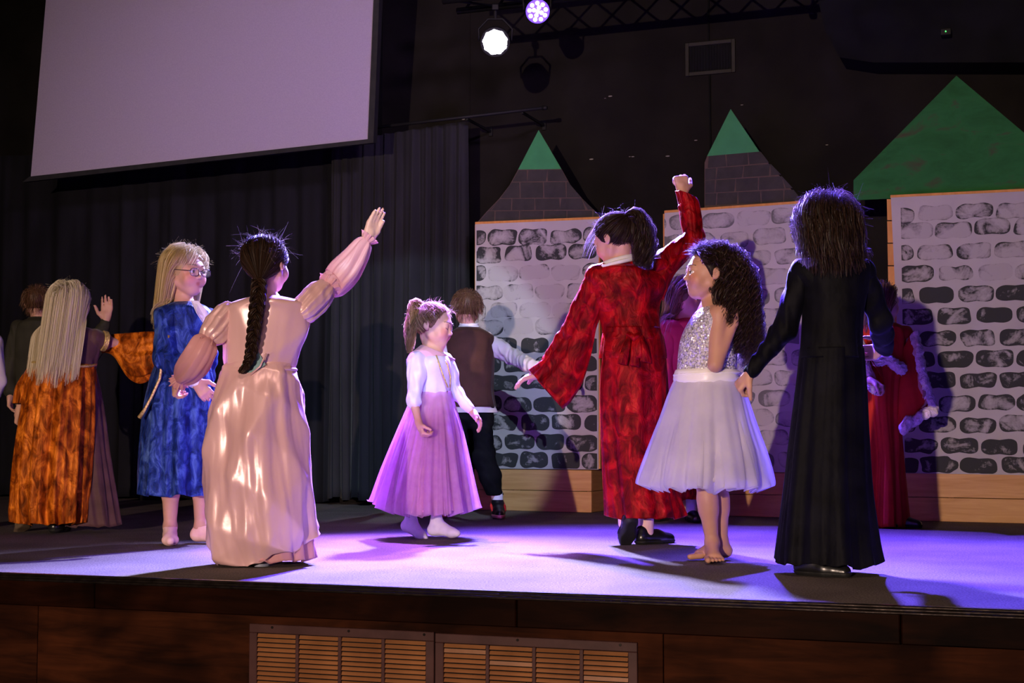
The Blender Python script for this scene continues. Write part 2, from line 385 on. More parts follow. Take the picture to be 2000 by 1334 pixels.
# two return-air grilles
def fpt(px, py, off=0.0): return PL(px, py, fo - en * off, en)
def grille(x0, x1, yt0, yt1, label, bends):
    A, B_ = fpt(x0, yt0), fpt(x1, yt1)
    zt = (A[2] + B_[2]) / 2
    wdt = float(np.dot(B_ - A, ed)); hgt = wdt * .62
    r = empty('vent_grille', label, 'vent', A - en * .001 + UP * (zt - A[2] - hgt), 'air grilles in the stage front')
    base = fo.copy(); o0 = A.copy(); o0[2] = 0
    def q(u, z, d=0): return o0 + ed * u + UP * z - en * d
    fr = .029
    b = MB(); d0, d1 = .0005, .011
    for (u0, u1, z0, z1) in ((0, wdt, zt - fr, zt), (0, wdt, zt - hgt, zt - hgt + fr), (0, fr, zt - hgt + fr, zt - fr), (wdt - fr, wdt, zt - hgt + fr, zt - fr)):
        b.box(q((u0 + u1) / 2, (z0 + z1) / 2, (d0 + d1) / 2), ed * (u1 - u0) / 2, en * (d1 - d0) / 2, UP * (z1 - z0) / 2, .002)
    put(b, 'frame', M_vent, r)
    inner = wdt - 2 * fr; mu = .012; cw = (inner - 3 * mu) / 4
    b = MB(); b.box(q(wdt / 2, zt - hgt / 2, .001), ed * inner / 2, en * .0006, UP * (hgt / 2 - fr)); put(b, 'backing', M_void, r)
    for k in range(3):
        u = fr + cw * (k + 1) + mu * (k + .5)
        b = MB(); b.box(q(u, zt - hgt / 2, .0065), ed * mu / 2, en * .0045, UP * (hgt / 2 - fr), .0015); put(b, 'mullion', M_vent, r)
    pitch = .0155; ns = int((hgt - 2 * fr) / pitch)
    sh = None
    for k in range(4):
        uc = fr + cw * (k + .5) + mu * k
        for j in range(ns):
            zc = zt - fr - pitch * (j + .55)
            tilt = .55 + random.uniform(-.06, .06)
            if random.random() < .03: tilt -= .35
            n1 = nrm(-en * math.cos(tilt) + UP * math.sin(tilt)); w_ = np.cross(ed, n1)
            b = MB(); b.box(q(uc, zc, .0062), ed * (cw / 2 - .0008), n1 * .0007, w_ * .0062); put(b, 'slat', M_slat, r)
    for u in bends:
        b = MB(); c = q(u * wdt, zt - .009, .0115)
        b.add([c + ed * .0045 * math.cos(a) + UP * .0045 * math.sin(a) - en * (.0 if i < 8 else .002) for i, a in enumerate([2 * math.pi * k / 8 for k in range(8)] * 2)],
              [tuple(range(8, 16))] + [(i, (i + 1) % 8, (i + 1) % 8 + 8, i + 8) for i in range(8)])
        put(b, 'screw', M_lip, r)
grille(490, 850, 1213, 1238, 'brown metal air grille in the stage front, the left one of two', (.13, .55, .95))
grille(852, 1246, 1238, 1252, 'brown metal air grille in the stage front, the right one of two', (.42, .92))

# ------------------------------------------------------------------ curtain, rod, screen, wall vent
M_drape2 = fabric('dense_black_drape', (.006, .006, .008), (.010, .010, .014), scale=6, rough=.9, bump=.25, bscale=180, spec=.1, stretch=(1, 1, .3))
def drape(name, x0, x1, top, bot, off, folds, amp, label, seed, scallop=0.02):
    rs = np.random.default_rng(seed)
    n = 400; m = 30
    A = wallpt(x0, 900, off); B_ = wallpt(x1, 900, off)
    ln = float(np.dot(B_ - A, wd)); A = A.copy(); A[2] = 0
    u = np.linspace(0, 1, n)
    ph = rs.uniform(0, 6.28, 6)
    s = u * folds * 2 * math.pi
    warp = s + 1.5 * np.sin(u * 7 + ph[0]) + .8 * np.sin(u * 19 + ph[1])
    depth = np.sin(warp) * .6 + .35 * np.sin(warp * .53 + ph[2]) + .25 * np.sin(warp * 1.9 + ph[3])
    V = []
    for j in range(m + 1):
        t = j / m
        zt = top[0] + (top[1] - top[0]) * u; zb = bot[0] + (bot[1] - bot[0]) * u + .01 * np.sin(warp * .5)
        z = zt + (zb - zt) * t
        dd = depth * amp * (.35 + .65 * min(1, t * 1.8)) + .03 * t * np.sin(warp * .31 + t * 2)
        lat = .012 * np.sin(warp * 2 + ph[4]) * t
        V.append(A + wd * (u * ln + lat)[:, None] - wn * (dd + amp)[:, None] + UP * z[:, None])
    V = np.concatenate(V)
    V2 = V + wn * .004
    idx = np.arange((m + 1) * n).reshape(m + 1, n)
    q = np.stack([idx[:-1, :-1], idx[1:, :-1], idx[1:, 1:], idx[:-1, 1:]], -1).reshape(-1, 4)
    N = len(V)
    rim = np.stack([idx[-1, :-1], idx[-1, :-1] + N, idx[-1, 1:] + N, idx[-1, 1:]], -1)
    rim2 = np.stack([idx[:-1, -1], idx[1:, -1], idx[1:, -1] + N, idx[:-1, -1] + N], -1)
    rim3 = np.stack([idx[:-1, 0], idx[:-1, 0] + N, idx[1:, 0] + N, idx[1:, 0]], -1)
    faces = np.concatenate([q, q[:, ::-1] + N, rim, rim2, rim3])
    loc = A.copy()
    o = obj(name, np.concatenate([V, V2]) - loc, faces, M_curtain if seed == 5 else M_drape2, None, True)
    o.location = loc; o['label'] = label; o['category'] = 'curtain'; o['group'] = 'black drapes along the back wall'
    return o
def wz(px, py, off=0): return wallpt(px, py, off)[2]
drape('stage_curtain', -180, 655, (wz(-100, 300, .25), wz(655, 287, .25)), (.012, .012), .18, 16, .035, 'long black drape hanging below the projection screen on the left', 3)
drape('stage_curtain', 648, 916, (wz(648, 279, .35), wz(905, 236, .35)), (.045, .045), .30, 12, .045, 'black pleated drape hanging from the rod, beside the left castle tower', 5)
# rod
a, c = wallpt(640, 260, .43), wallpt(1060, 211, .43)
r = empty('curtain_rod', 'thin dark metal rod sticking out past the drape above the left castle tower', 'curtain rod', a)
b = MB(); b.tube([a, c], .011, 12); put(b, 'rod', M_black, r, None, True)
b = MB(); b.tube([c, c + wd * .03], [.016, .012], 12); put(b, 'finial', M_black, r, None, True)
for px, py in ((912, 231), (1020, 218)):
    p = wallpt(px, py - 2, .43); b = MB(); b.box(p + wn * .21 + UP * -.012, wd * .006, wn * .21, UP * .008); b.box(p + wn * .42 - UP * .012, wd * .012, wn * .005, UP * .03); put(b, 'bracket', M_black, r)
# screen
so_ = w0 - wn * .75
sn = nrm(wn + UP * .10 + wd * .02)
def spt(px, py, k=0): return PL(px, py, P(720, 272, np.dot(wallpt(720, 272, .75), [0, 1, 0])) - sn * k, sn)
c4 = [spt(60, 345), spt(720, 272), spt(745, -330), spt(118, -330)]
r = empty('projection_screen', 'large white projection screen with black border above the left drapes', 'screen', c4[0])
b = MB(); b.prism(c4, sn * .004); put(b, 'screen_fabric', M_screen, r)
bo = [spt(46, 356), spt(731, 279), spt(756, -336), spt(108, -336)]
def strip(p, q_, p2, q2, mt, nm):
    b = MB(); b.prism([p - sn * .012, q_ - sn * .012, q2 - sn * .012, p2 - sn * .012], sn * .05); put(b, nm, mt, r)
for i in range(4):
    if i == 3: 
        continue
    j = (i + 1) % 4; strip(c4[i], c4[j], bo[i], bo[j], M_frame, 'border')
# wall vent
vc = [wallpt(1343, 85), wallpt(1433, 82), wallpt(1433, 140), wallpt(1343, 147)]
r = empty('wall_vent', 'small black slatted vent high on the black wall', 'vent', vc[0])
ctr = sum(vc) / 4; hu = np.linalg.norm(vc[1] - vc[0]) / 2; hv = (vc[1][2] - vc[2][2]) / 2
M_vf = fabric('dark_grey_vent_metal', (.016, .014, .014), (.022, .02, .02), rough=.55, spec=.2)
b = MB()
for s1 in (-1, 1):
    b.box(ctr + wd * s1 * hu - wn * .008, wd * .012, wn * .008, UP * (hv + .012), .002)
    b.box(ctr + UP * s1 * hv - wn * .008, wd * (hu - .012), wn * .008, UP * .012, .002)
put(b, 'frame', M_vf, r)
b = MB(); b.box(ctr - wn * .002, wd * (hu - .012), wn * .0015, UP * (hv - .012)); put(b, 'backing', M_void, r)
for k in range(15):
    b = MB(); u = (k + .5) / 15 * 2 - 1
    b.box(ctr + wd * u * (hu - .013) - wn * .009, nrm(wd + wn * .8) * .006, nrm(wn - wd * .8) * .0008, UP * (hv - .013)); put(b, 'slat', M_black, r)
# cable conduit up the wall and faint seams
b = MB(); b.tube([wallpt(1383, -120, .01), wallpt(1384, 82, .01), wallpt(1386, 150, .01), wallpt(1388, 330, .01), wallpt(1389, 560, .01)], .006, 8)
o = struct('trim_4', b, M_void, True)
b = MB(); b.box((wallpt(917, -100) + wallpt(919, 420)) / 2 - wn * .001, wd * .002, wn * .002, UP * (wz(917, -100) - wz(919, 420)) / 2); struct('trim_5', b, M_wall)
b = MB(); b.box((wallpt(1190, 60) + wallpt(1190, 500)) / 2 * 0 + (wallpt(742, -100) + wallpt(742, 320)) / 2 - wn * .03, wd * .02, wn * .03, UP * (wz(742, -100) - wz(742, 320)) / 2); struct('trim_6', b, M_void)
# small paint chips on the wall
M_chip = fabric('pale_wall_chip', (.22, .21, .2), (.3, .28, .26), rough=.8)
b = MB()
for px, py in ((1230, 306), (1192, 188), (1182, 192), (1304, 305), (1236, 306), (1449, 205), (1359, 274), (1155, 311), (1615, 283), (1707, 122), (905, 233)):
    c = wallpt(px, py); s = random.uniform(.004, .010)
    b.prism([c + wd * s * 1.6 * math.cos(a) + UP * s * .45 * math.sin(a) - wn * .0006 for a in np.linspace(0, 5.6, 7)], -wn * .0008)
o = obj('paint_chip', np.concatenate(b.v), b.f, M_chip, wb)

# ------------------------------------------------------------------ castle towers
t0, t1 = G(930, 996), G(2000, 1023)
td = nrm(t1 - t0); tn = np.array([-td[1], td[0], 0])
def tp(px, py, off=0.0): return PL(px, py, t0 - tn * off, tn)
def peanut(cx, cz, w, h, waist, rot, rs, n=36):
    out = []; ph = rs.uniform(0, 6.28, 4); am = rs.normal(0, .022, 4)
    for k in range(n):
        a = 2 * math.pi * k / n
        ca, sa = math.cos(a), math.sin(a)
        p = .68
        x = math.copysign(abs(ca) ** p, ca); y = math.copysign(abs(sa) ** p, sa)
        y *= 1 - waist * math.exp(-(x / .42) ** 2)
        m = 1 + sum(am[i] * math.sin((i + 2) * a + ph[i]) for i in range(4))
        x *= w / 2 * m; y *= h / 2 * m
        out.append((cx + x * math.cos(rot) - y * math.sin(rot), cz + x * math.sin(rot) + y * math.cos(rot)))
    return out
def stone(root, par, org, poly, coverage, mt):
    """a stamped stone: thin paint skin with rings from rim to centre"""
    pol = np.array(poly); c = pol.mean(0); V = []; A = []; n = len(pol)
    ks = [1, .93, .82, .62, .36, .12]; st = [.42, .34, .12, 0, -.04, -.08]
    for s, a in zip(ks, st):
        for p in pol:
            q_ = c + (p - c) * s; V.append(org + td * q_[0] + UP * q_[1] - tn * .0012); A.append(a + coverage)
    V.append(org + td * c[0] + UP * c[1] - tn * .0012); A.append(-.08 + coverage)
    f = [(r_ * n + i, r_ * n + (i + 1) % n, (r_ + 1) * n + (i + 1) % n, (r_ + 1) * n + i) for r_ in range(5) for i in range(n)]
    f += [(5 * n + i, 5 * n + (i + 1) % n, 6 * n) for i in range(n)]
    V = np.array(V) - ORG[root.name]
    o = obj('painted_stone', V, f, mt, par, False, None, None, {'stamp': ('FLOAT', A)})
    return o
def clip_poly(poly, x0, x1, z0, z1):
    for ax, lim, sg in ((0, x0, 1), (0, x1, -1), (1, z0, 1), (1, z1, -1)):
        if not poly: return poly
        out = []
        for i in range(len(poly)):
            p, q_ = poly[i], poly[(i + 1) % len(poly)]
            dp, dq = sg * (p[ax] - lim), sg * (q_[ax] - lim)
            if dp >= 0: out.append(p)
            if dp * dq < 0:
                t = dp / (dp - dq); out.append((p[0] + (q_[0] - p[0]) * t, p[1] + (q_[1] - p[1]) * t))
        poly = out
    return poly
def tower(label, TL, TR, BL, BR, rowy, pitch_px, wpx, hpx, cover, mt, seed, boxpx, xphase=.3, pale=()):
    rs = np.random.default_rng(seed)
    tl, tr, bl, br = [tp(*p) for p in (TL, TR, BL, BR)]
    r = empty('castle_tower', label, 'stage prop', np.array([(bl[0] + br[0]) / 2, (bl[1] + br[1]) / 2, 0]), 'castle towers along the back wall')
    b = MB(); b.prism([tl, tr, br, bl], tn * .004)
    sheet = put(b, 'painted_sheet', M_cloth, r)
    z1, z0 = (tl[2] + tr[2]) / 2, (bl[2] + br[2]) / 2; wd_ = float(np.dot(br - bl, td))
    org = bl.copy(); org[2] = 0
    # stones in rows
    for j, y in enumerate(rowy):
        zc = tp((TL[0] + BR[0]) / 2, y)[2]; sc = 1 / np.linalg.norm(tp(1001, 700) - tp(1000, 700))
        sc = 1 / float(np.dot(tp((TL[0] + TR[0]) / 2 + 1, 700) - tp((TL[0] + TR[0]) / 2, 700), td))
        pw, sw, sh = pitch_px / sc, wpx / sc, hpx / sc
        x = -pw * ((j % 2) * .5 + xphase)
        while x < wd_ + pw:
            w_ = sw * rs.uniform(.93, 1.06)
            zz = zc + rs.normal(0, .004) + (x / wd_ - .5) * (tr[2] - tl[2]) * (1 - j / len(rowy))
            cv = cover(j, x / wd_, rs)
            zlo, zhi = z0 + .004, min(z1, z1) - .01
            po = clip_poly(peanut(x, zz, w_, sh * rs.uniform(.93, 1.05), rs.uniform(.10, .30), rs.normal(0, .02), rs), .008, wd_ - .008, zlo, zhi)
            if len(po) > 3:
                xs = [p[0] for p in po]; 
                if max(xs) - min(xs) > .012: stone(r, sheet, org, po, cv, mt)
            x += pw * rs.uniform(.97, 1.03)
    # frame: two studs and a top batten behind the sheet
    b = MB(); b.box((tl + tr) / 2 + tn * .024 + UP * .006, (tr - tl) / 2 + td * .004, tn * .019, UP * .010, .002); put(b, 'top_batten', M_stud, r)
    for sgn, (pt, pb) in ((-1, (tl, bl)), (1, (tr, br))):
        c0 = (pt + pb) / 2 + tn * .024 + td * sgn * -.012
        b = MB(); b.box(c0, td * .019, tn * .019, UP * (pt[2] - pb[2]) / 2 * .995, .002); put(b, 'stud', M_stud, r)
    # plank box below
    x0, x1, yt, yb = boxpx
    a, c = tp(x0, yt), tp(x1, yt); zt = a[2] * .5 + c[2] * .5; dep = .34
    a = a.copy(); c = c.copy(); a[2] = c[2] = 0
    hh = zt / 2
    for k in range(2):
        b = MB(); b.box((a + c) / 2 + tn * .010 + UP * hh * (k + .5), (c - a) / 2, tn * .0095, UP * (hh / 2 - .0015), .002); put(b, 'plank', M_pine, r)
    for k in range(2):
        for e_, sg in ((a, 1), (c, -1)):
            b = MB(); b.box(e_ + td * sg * .010 + tn * (dep / 2 + .02) + UP * hh * (k + .5), td * .0095, tn * dep / 2, UP * (hh / 2 - .0015), .002); put(b, 'side_plank', M_pine, r)
    b = MB(); b.box((a + c) / 2 + tn * (dep / 2 + .01) + UP * (zt - .008), (c - a) / 2 - td * .021, tn * (dep / 2 - .01), UP * .008, .002); put(b, 'lid', M_pine, r)
    return r, tl, tr, org
def spire(r, left, right, gy, y_rows, seed, brick_px=44):
    """cardboard spire: left/right are outlines (px,py) from apex down; green above gy, bricks below"""
    rs = np.random.default_rng(seed)
    T = lambda px, py: tp(px, py, -.034)
    outl = [T(*p) for p in left] + [T(*p) for p in right[::-1]]
    # remove doubled apex
    outl = outl[:len(left)] + [T(*p) for p in right[::-1][:-1]]
    b = MB(); b.prism(outl, tn * .005); sp = put(b, 'spire_board', M_brickline, r)
    def ex(outline, y):
        for p, q_ in zip(outline, outline[1:]):
            if p[1] <= y <= q_[1] and q_[1] > p[1]: return p[0] + (q_[0] - p[0]) * (y - p[1]) / (q_[1] - p[1])
        return outline[-1][0]
    gl, gr = gy
    pts = [p for p in left if p[1] <= gl + .1] + ([(ex(left, gl), gl)] if all(abs(p[1] - gl) > .5 for p in left) else [])
    ptr = [p for p in right if p[1] <= gr + .1] + ([(ex(right, gr), gr)] if all(abs(p[1] - gr) > .5 for p in right) else [])
    g = [tp(px, py, -.032) for px, py in pts] + [tp(px, py, -.032) for px, py in ptr[::-1][:-1]]
    b = MB(); b.prism(g, tn * .0018); put(b, 'green_tip', M_green, r, sp)
    slope = (gr - gl) / (ex(right, gr) - ex(left, gl)); xm = left[0][0]
    g0 = (gl + gr) / 2
    ys = y_rows
    for j in range(len(ys) - 1):
        ya, yb = ys[j] + 1.0, ys[j + 1] - .8
        lim = lambda y: (ex(left, y) + 1.2, ex(right, y) - 1.2)
        x = ex(left, yb) - rs.uniform(0, brick_px)
        while x < ex(right, yb):
            w = brick_px * rs.uniform(.85, 1.2)
            (l1, r1), (l2, r2) = lim(max(ya, left[0][1])), lim(yb)
            q = []
            x0, x1 = x + 1.1, x + w - 1.1
            sk = rs.normal(0, .8)
            m = 4
            top = [(min(max(x0 + (x1 - x0) * i / m + sk, l1), r1)) for i in range(m + 1)]; bot = [(min(max(x0 + (x1 - x0) * i / m - sk, l2), r2)) for i in range(m + 1)]
            if bot[-1] - bot[0] > 2.5:
                dy = lambda xx: (xx - xm) * slope * (1 - j / (len(ys) + 1))
                if top[-1] - top[0] < .5:
                    pl = [(bot[-1], ya + dy(bot[-1]))] if False else [((top[0]), ya + dy(top[0]))]
                    # the brick is cut by the slanting edge
                    pl = [(top[0], ya + dy(top[0]))]
                else: pl = [(top[0], ya + dy(top[0])), (top[-1], ya + dy(top[-1]))]
                pl += [(bot[-1], yb + dy(bot[-1])), (bot[0], yb + dy(bot[0]))]
                if len(pl) > 2:
                    b = MB(); b.prism([tp(px, py, -.032) for px, py in pl], tn * .0018); put(b, 'brick', M_brick, r, sp)
            x += w
    return sp
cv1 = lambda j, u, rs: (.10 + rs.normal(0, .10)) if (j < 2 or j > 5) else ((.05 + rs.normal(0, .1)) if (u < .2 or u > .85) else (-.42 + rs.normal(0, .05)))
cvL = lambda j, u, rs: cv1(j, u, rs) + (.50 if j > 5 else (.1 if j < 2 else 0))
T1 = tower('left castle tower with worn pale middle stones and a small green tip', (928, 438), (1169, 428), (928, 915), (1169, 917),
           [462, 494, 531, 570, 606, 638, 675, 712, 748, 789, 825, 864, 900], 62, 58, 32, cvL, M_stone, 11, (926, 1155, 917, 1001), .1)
spire(T1[0], [(1052, 254), (1012, 331), (995, 362), (975, 388), (950, 414), (929, 438)], [(1052, 254), (1097, 331), (1113, 360), (1137, 388), (1160, 410), (1178, 428)], (331, 330), [331, 355, 387, 411, 437], 2)
cv2 = lambda j, u, rs: -.02 + rs.normal(0, .12)
T2 = tower('middle castle tower with faint grey stones, behind the girl in white', (1298, 416), (1567, 397), (1298, 918), (1567, 923),
           [428, 467, 506, 545, 583, 622, 661, 700, 739, 778, 817, 856, 898], 68, 62, 34, cv2, M_stone_pale, 12, (1290, 1575, 922, 1010), .35)
spire(T2[0], [(1427, 213), (1381, 305), (1376, 318), (1376, 404), (1376, 411)], [(1427, 213), (1483, 296), (1503, 322), (1530, 352), (1556, 382), (1569, 398)], (305, 296), [300, 325, 349, 375, 400], 4)
cv3 = lambda j, u, rs: (-.04 + rs.normal(0, .14)) if j < 4 else (.42 + rs.normal(0, .18))
T3 = tower('right castle tower with dark stones and a wide green roof', (1740, 386), (2118, 368), (1765, 924), (2118, 930),
           [411, 446, 489, 532, 573, 616, 659, 701, 743, 786, 829, 872, 908], 78, 72, 38, cv3, M_stone, 13, (1745, 2118, 926, 1021), .08)
# its left board, seen past the slanting sheet, with dark joints
r = T3[0]
for k, (ya, yb) in enumerate(((389, 430), (432, 474), (476, 518), (520, 562), (564, 606), (608, 700), (702, 800), (802, 918))):
    b = MB(); b.prism([tp(1732 + k * .7, ya, -.002), tp(1755 + k * .7, ya, -.002), tp(1756 + k * .7, yb, -.002), tp(1733 + k * .7, yb, -.002)], tn * .02); put(b, 'edge_board', M_stud, r)
out = [(1868, 148), (1667, 352), (1667, 391), (1736, 388), (2108, 367), (2108, 350), (1868, 148)]
b = MB(); b.prism([tp(px, py, -.04) for px, py in out[:-1]], tn * .006); rf = put(b, 'roof_board', M_green2, r)
b = MB(); b.prism([tp(px, py, -.0385) for px, py in ((1667, 352), (1667, 391), (1718, 389), (1718, 302))], tn * .0012); put(b, 'roof_flap', M_green2, r, rf)
# prop braces behind the towers
for T in (T1, T2, T3):
    c0 = ORG[T[0].name]
    for s in (-.25, .25):
        b = MB(); b.box(c0 + td * s + tn * .22 + UP * .75, td * .012, nrm(tn * -.10 + UP) * .72, nrm(tn + UP * .10) * .018); put(b, 'brace', M_stud, T[0])

# ------------------------------------------------------------------ truss and stage lights
yT = 8.35
tr_l, tr_r = PL(880, 18, LED_A, wn), PL(1760, -75, LED_A, wn)
tr_l[2] = tr_r[2] = P(967, 10, 8.35)[2] + .06
r = empty('lighting_truss', 'black truss pipe with lacing above the castle, carrying the stage lights', 'truss', tr_l)
dT = nrm(tr_r - tr_l); nT = np.array([-dT[1], dT[0], 0])
chords = [(0, 0), (.22, .0), (.11, .19)]
for a_, z_ in chords:
    b = MB(); b.tube([tr_l + nT * a_ + UP * z_ - dT * .05, tr_r + nT * a_ + UP * z_ + dT * 1.2], .02, 10); put(b, 'chord', M_black, r, None, True)
LT = np.linalg.norm(tr_r - tr_l) + 1.1; k = 0; x = 0.0
while x < LT:
    for (a0, a1) in ((0, 1), (1, 2), (2, 0)):
        p = tr_l + dT * x + nT * chords[a0][0] + UP * chords[a0][1]; q_ = tr_l + dT * (x + .22) + nT * chords[a1][0] + UP * chords[a1][1]
        b = MB(); b.tube([p, q_], .008, 6); put(b, 'lacing', M_black, r, None, True)
    x += .22
def par_can(c, aim, label, m_cell, m_rim, energy, col, cone, blend, group='LED stage lights on the truss', dia=.098):
    c = np.array(c); d = nrm(np.array(CAM) - c) if aim is None else nrm(np.array(aim) - c)
    face_dir = nrm(.62 * nrm(CAM - c) + .38 * nrm(np.array(aim) - c))
    top = c.copy(); top[2] = tr_l[2] if abs(c[2] - tr_l[2]) < .25 else c[2] + .25
    r = empty('stage_light', label, 'stage light', c, group)
    u = nrm(np.cross(face_dir, UP)); v = np.cross(u, face_dir)
    b = MB(); R = dia
    b.tube([c - face_dir * .16, c - face_dir * .13, c - face_dir * .10, c - face_dir * .012, c + face_dir * .004], [R * .55, R * .8, R * .93, R, R], 28)
    put(b, 'housing', M_black, r, None, True)
    b = MB(); b.add(*ringface(c + face_dir * .006, u, v, R * .98, R * .80, 28)); put(b, 'front_rim', m_rim if m_rim else M_black, r)
    b = MB(); b.disc(c + face_dir * .0052, u * R * .82, v * R * .82, 28); put(b, 'lens_plate', m_rim or m_cell, r)
    cells = [(0, 0)] + [(.33 * math.cos(a), .33 * math.sin(a)) for a in np.linspace(.3, 6.58, 5)[:-1]] + [(.68 * math.cos(a), .68 * math.sin(a)) for a in np.linspace(.1, 6.383, 10)[:-1]]
    for (a_, q_) in cells:
        b = MB(); b.disc(c + face_dir * .0085 + u * R * a_ + v * R * q_, u * R * .17, v * R * .17, 14); put(b, 'led_lens', m_cell, r)
    # yoke and clamp
    b = MB(); b.tube([c + u * R * 1.08 - face_dir * .05, c + u * R * 1.15 - face_dir * .05 + UP * R * .8, c + UP * R * 1.5 - face_dir * .05 + u * R * .5, c + UP * R * 1.5 - face_dir * .05 - u * R * .5, c - u * R * 1.15 - face_dir * .05 + UP * R * .8, c - u * R * 1.08 - face_dir * .05], .007, 8); put(b, 'yoke', M_black, r, None, True)
    b = MB(); b.tube([c + UP * R * 1.5 - face_dir * .05, np.array([c[0], c[1], top[2] - .05]) - face_dir * .05], .010, 10); b.box(np.array([c[0], c[1], top[2] - .042]) - face_dir * .05, u * .02, face_dir * .03, UP * .018, .004); put(b, 'clamp', M_black, r)
    lamp('SPOT', 'stage_beam_lamp', c + face_dir * .03, aim, energy, col, R * .8, cone, blend)
    return r
def ringface(c, u, v, R1, R2, n):
    V = [c + u * R * math.cos(2 * math.pi * k / n) + v * R * math.sin(2 * math.pi * k / n) for R in (R1, R2) for k in range(n)]
    return V, [(k, (k + 1) % n, n + (k + 1) % n, n + k) for k in range(n)]
labs = ['blazing white LED stage light, the lower of the two lit lamps', 'violet LED stage light with separate round cells, upper right of the white one', 'LED stage light above the middle castle tower, out of the picture', 'LED stage light in front of the projection screen, out of the picture']
for i, (loc, aim, en_, col, cone, bl) in enumerate(LEDS):
    par_can(loc, aim, labs[i], M_ledA if i == 0 else M_ledB, None if i == 0 else M_ledB2, en_, col, cone, bl, dia=(.088 if i == 0 else .072))
# tiny green pilot light in the dark above the roof
c = PL(1847, 61, w0 - wn * .4, wn); r = empty('pilot_light', 'tiny green pilot light high up in the dark on the right', 'light', c)
b = MB(); b.box(c + wn * .035, wd * .03, wn * .03, UP * .02, .004); put(b, 'box', M_black, r)
b = MB(); b.tube([c + wn * .006, c - wn * .003], [.0045, .0035], 10); put(b, 'diode', M_ledg, r)
# ================================================================== PEOPLE
# ---- signed-distance shapes and surface nets: a body is one continuous skin
def rc(a, b, ra, rb, k=.02): return ('c', np.array(a, float), np.array(b, float), ra, rb, k)
def el(c, r, R=None, k=.02, op=1): return ('e', np.array(c, float), np.array(r, float), np.eye(3) if R is None else np.array(R, float), k, op)
def sdf(pr, X):
    if pr[0] == 'c':
        _, a, b, ra, rb, k = pr
        ab = b - a; l2 = max(ab @ ab, 1e-9); t = np.clip(((X - a) @ ab) / l2, 0, 1)
        d = np.linalg.norm(X - a - t[..., None] * ab, axis=-1)
        return d - (ra + (rb - ra) * t)
    _, c, r, R, k, op = pr
    q = (X - c) @ R.T
    k0 = np.linalg.norm(q / r, axis=-1); k1 = np.linalg.norm(q / (r * r), axis=-1)
    return k0 * (k0 - 1.0) / np.maximum(k1, 1e-6)
def bounds(pr):
    if pr[0] == 'c':
        _, a, b, ra, rb, k = pr; m = max(ra, rb)
        return np.minimum(a, b) - m, np.maximum(a, b) + m, k
    _, c, r, R, k, op = pr; m = max(r)
    return c - m, c + m, k
def smin(a, b, k):
    h = np.maximum(k - np.abs(a - b), 0) / k
    return np.minimum(a, b) - h * h * k * .25
def field(prims, X, disp=None):
    D = np.full(X.shape[:-1], .2)
    for p in prims:
        d = sdf(p, X); k = p[-1] if p[0] == 'c' else p[4]
        if p[0] == 'e' and p[5] < 0: D = -smin(-D, d, k)
        else: D = smin(D, d, k)
    return D
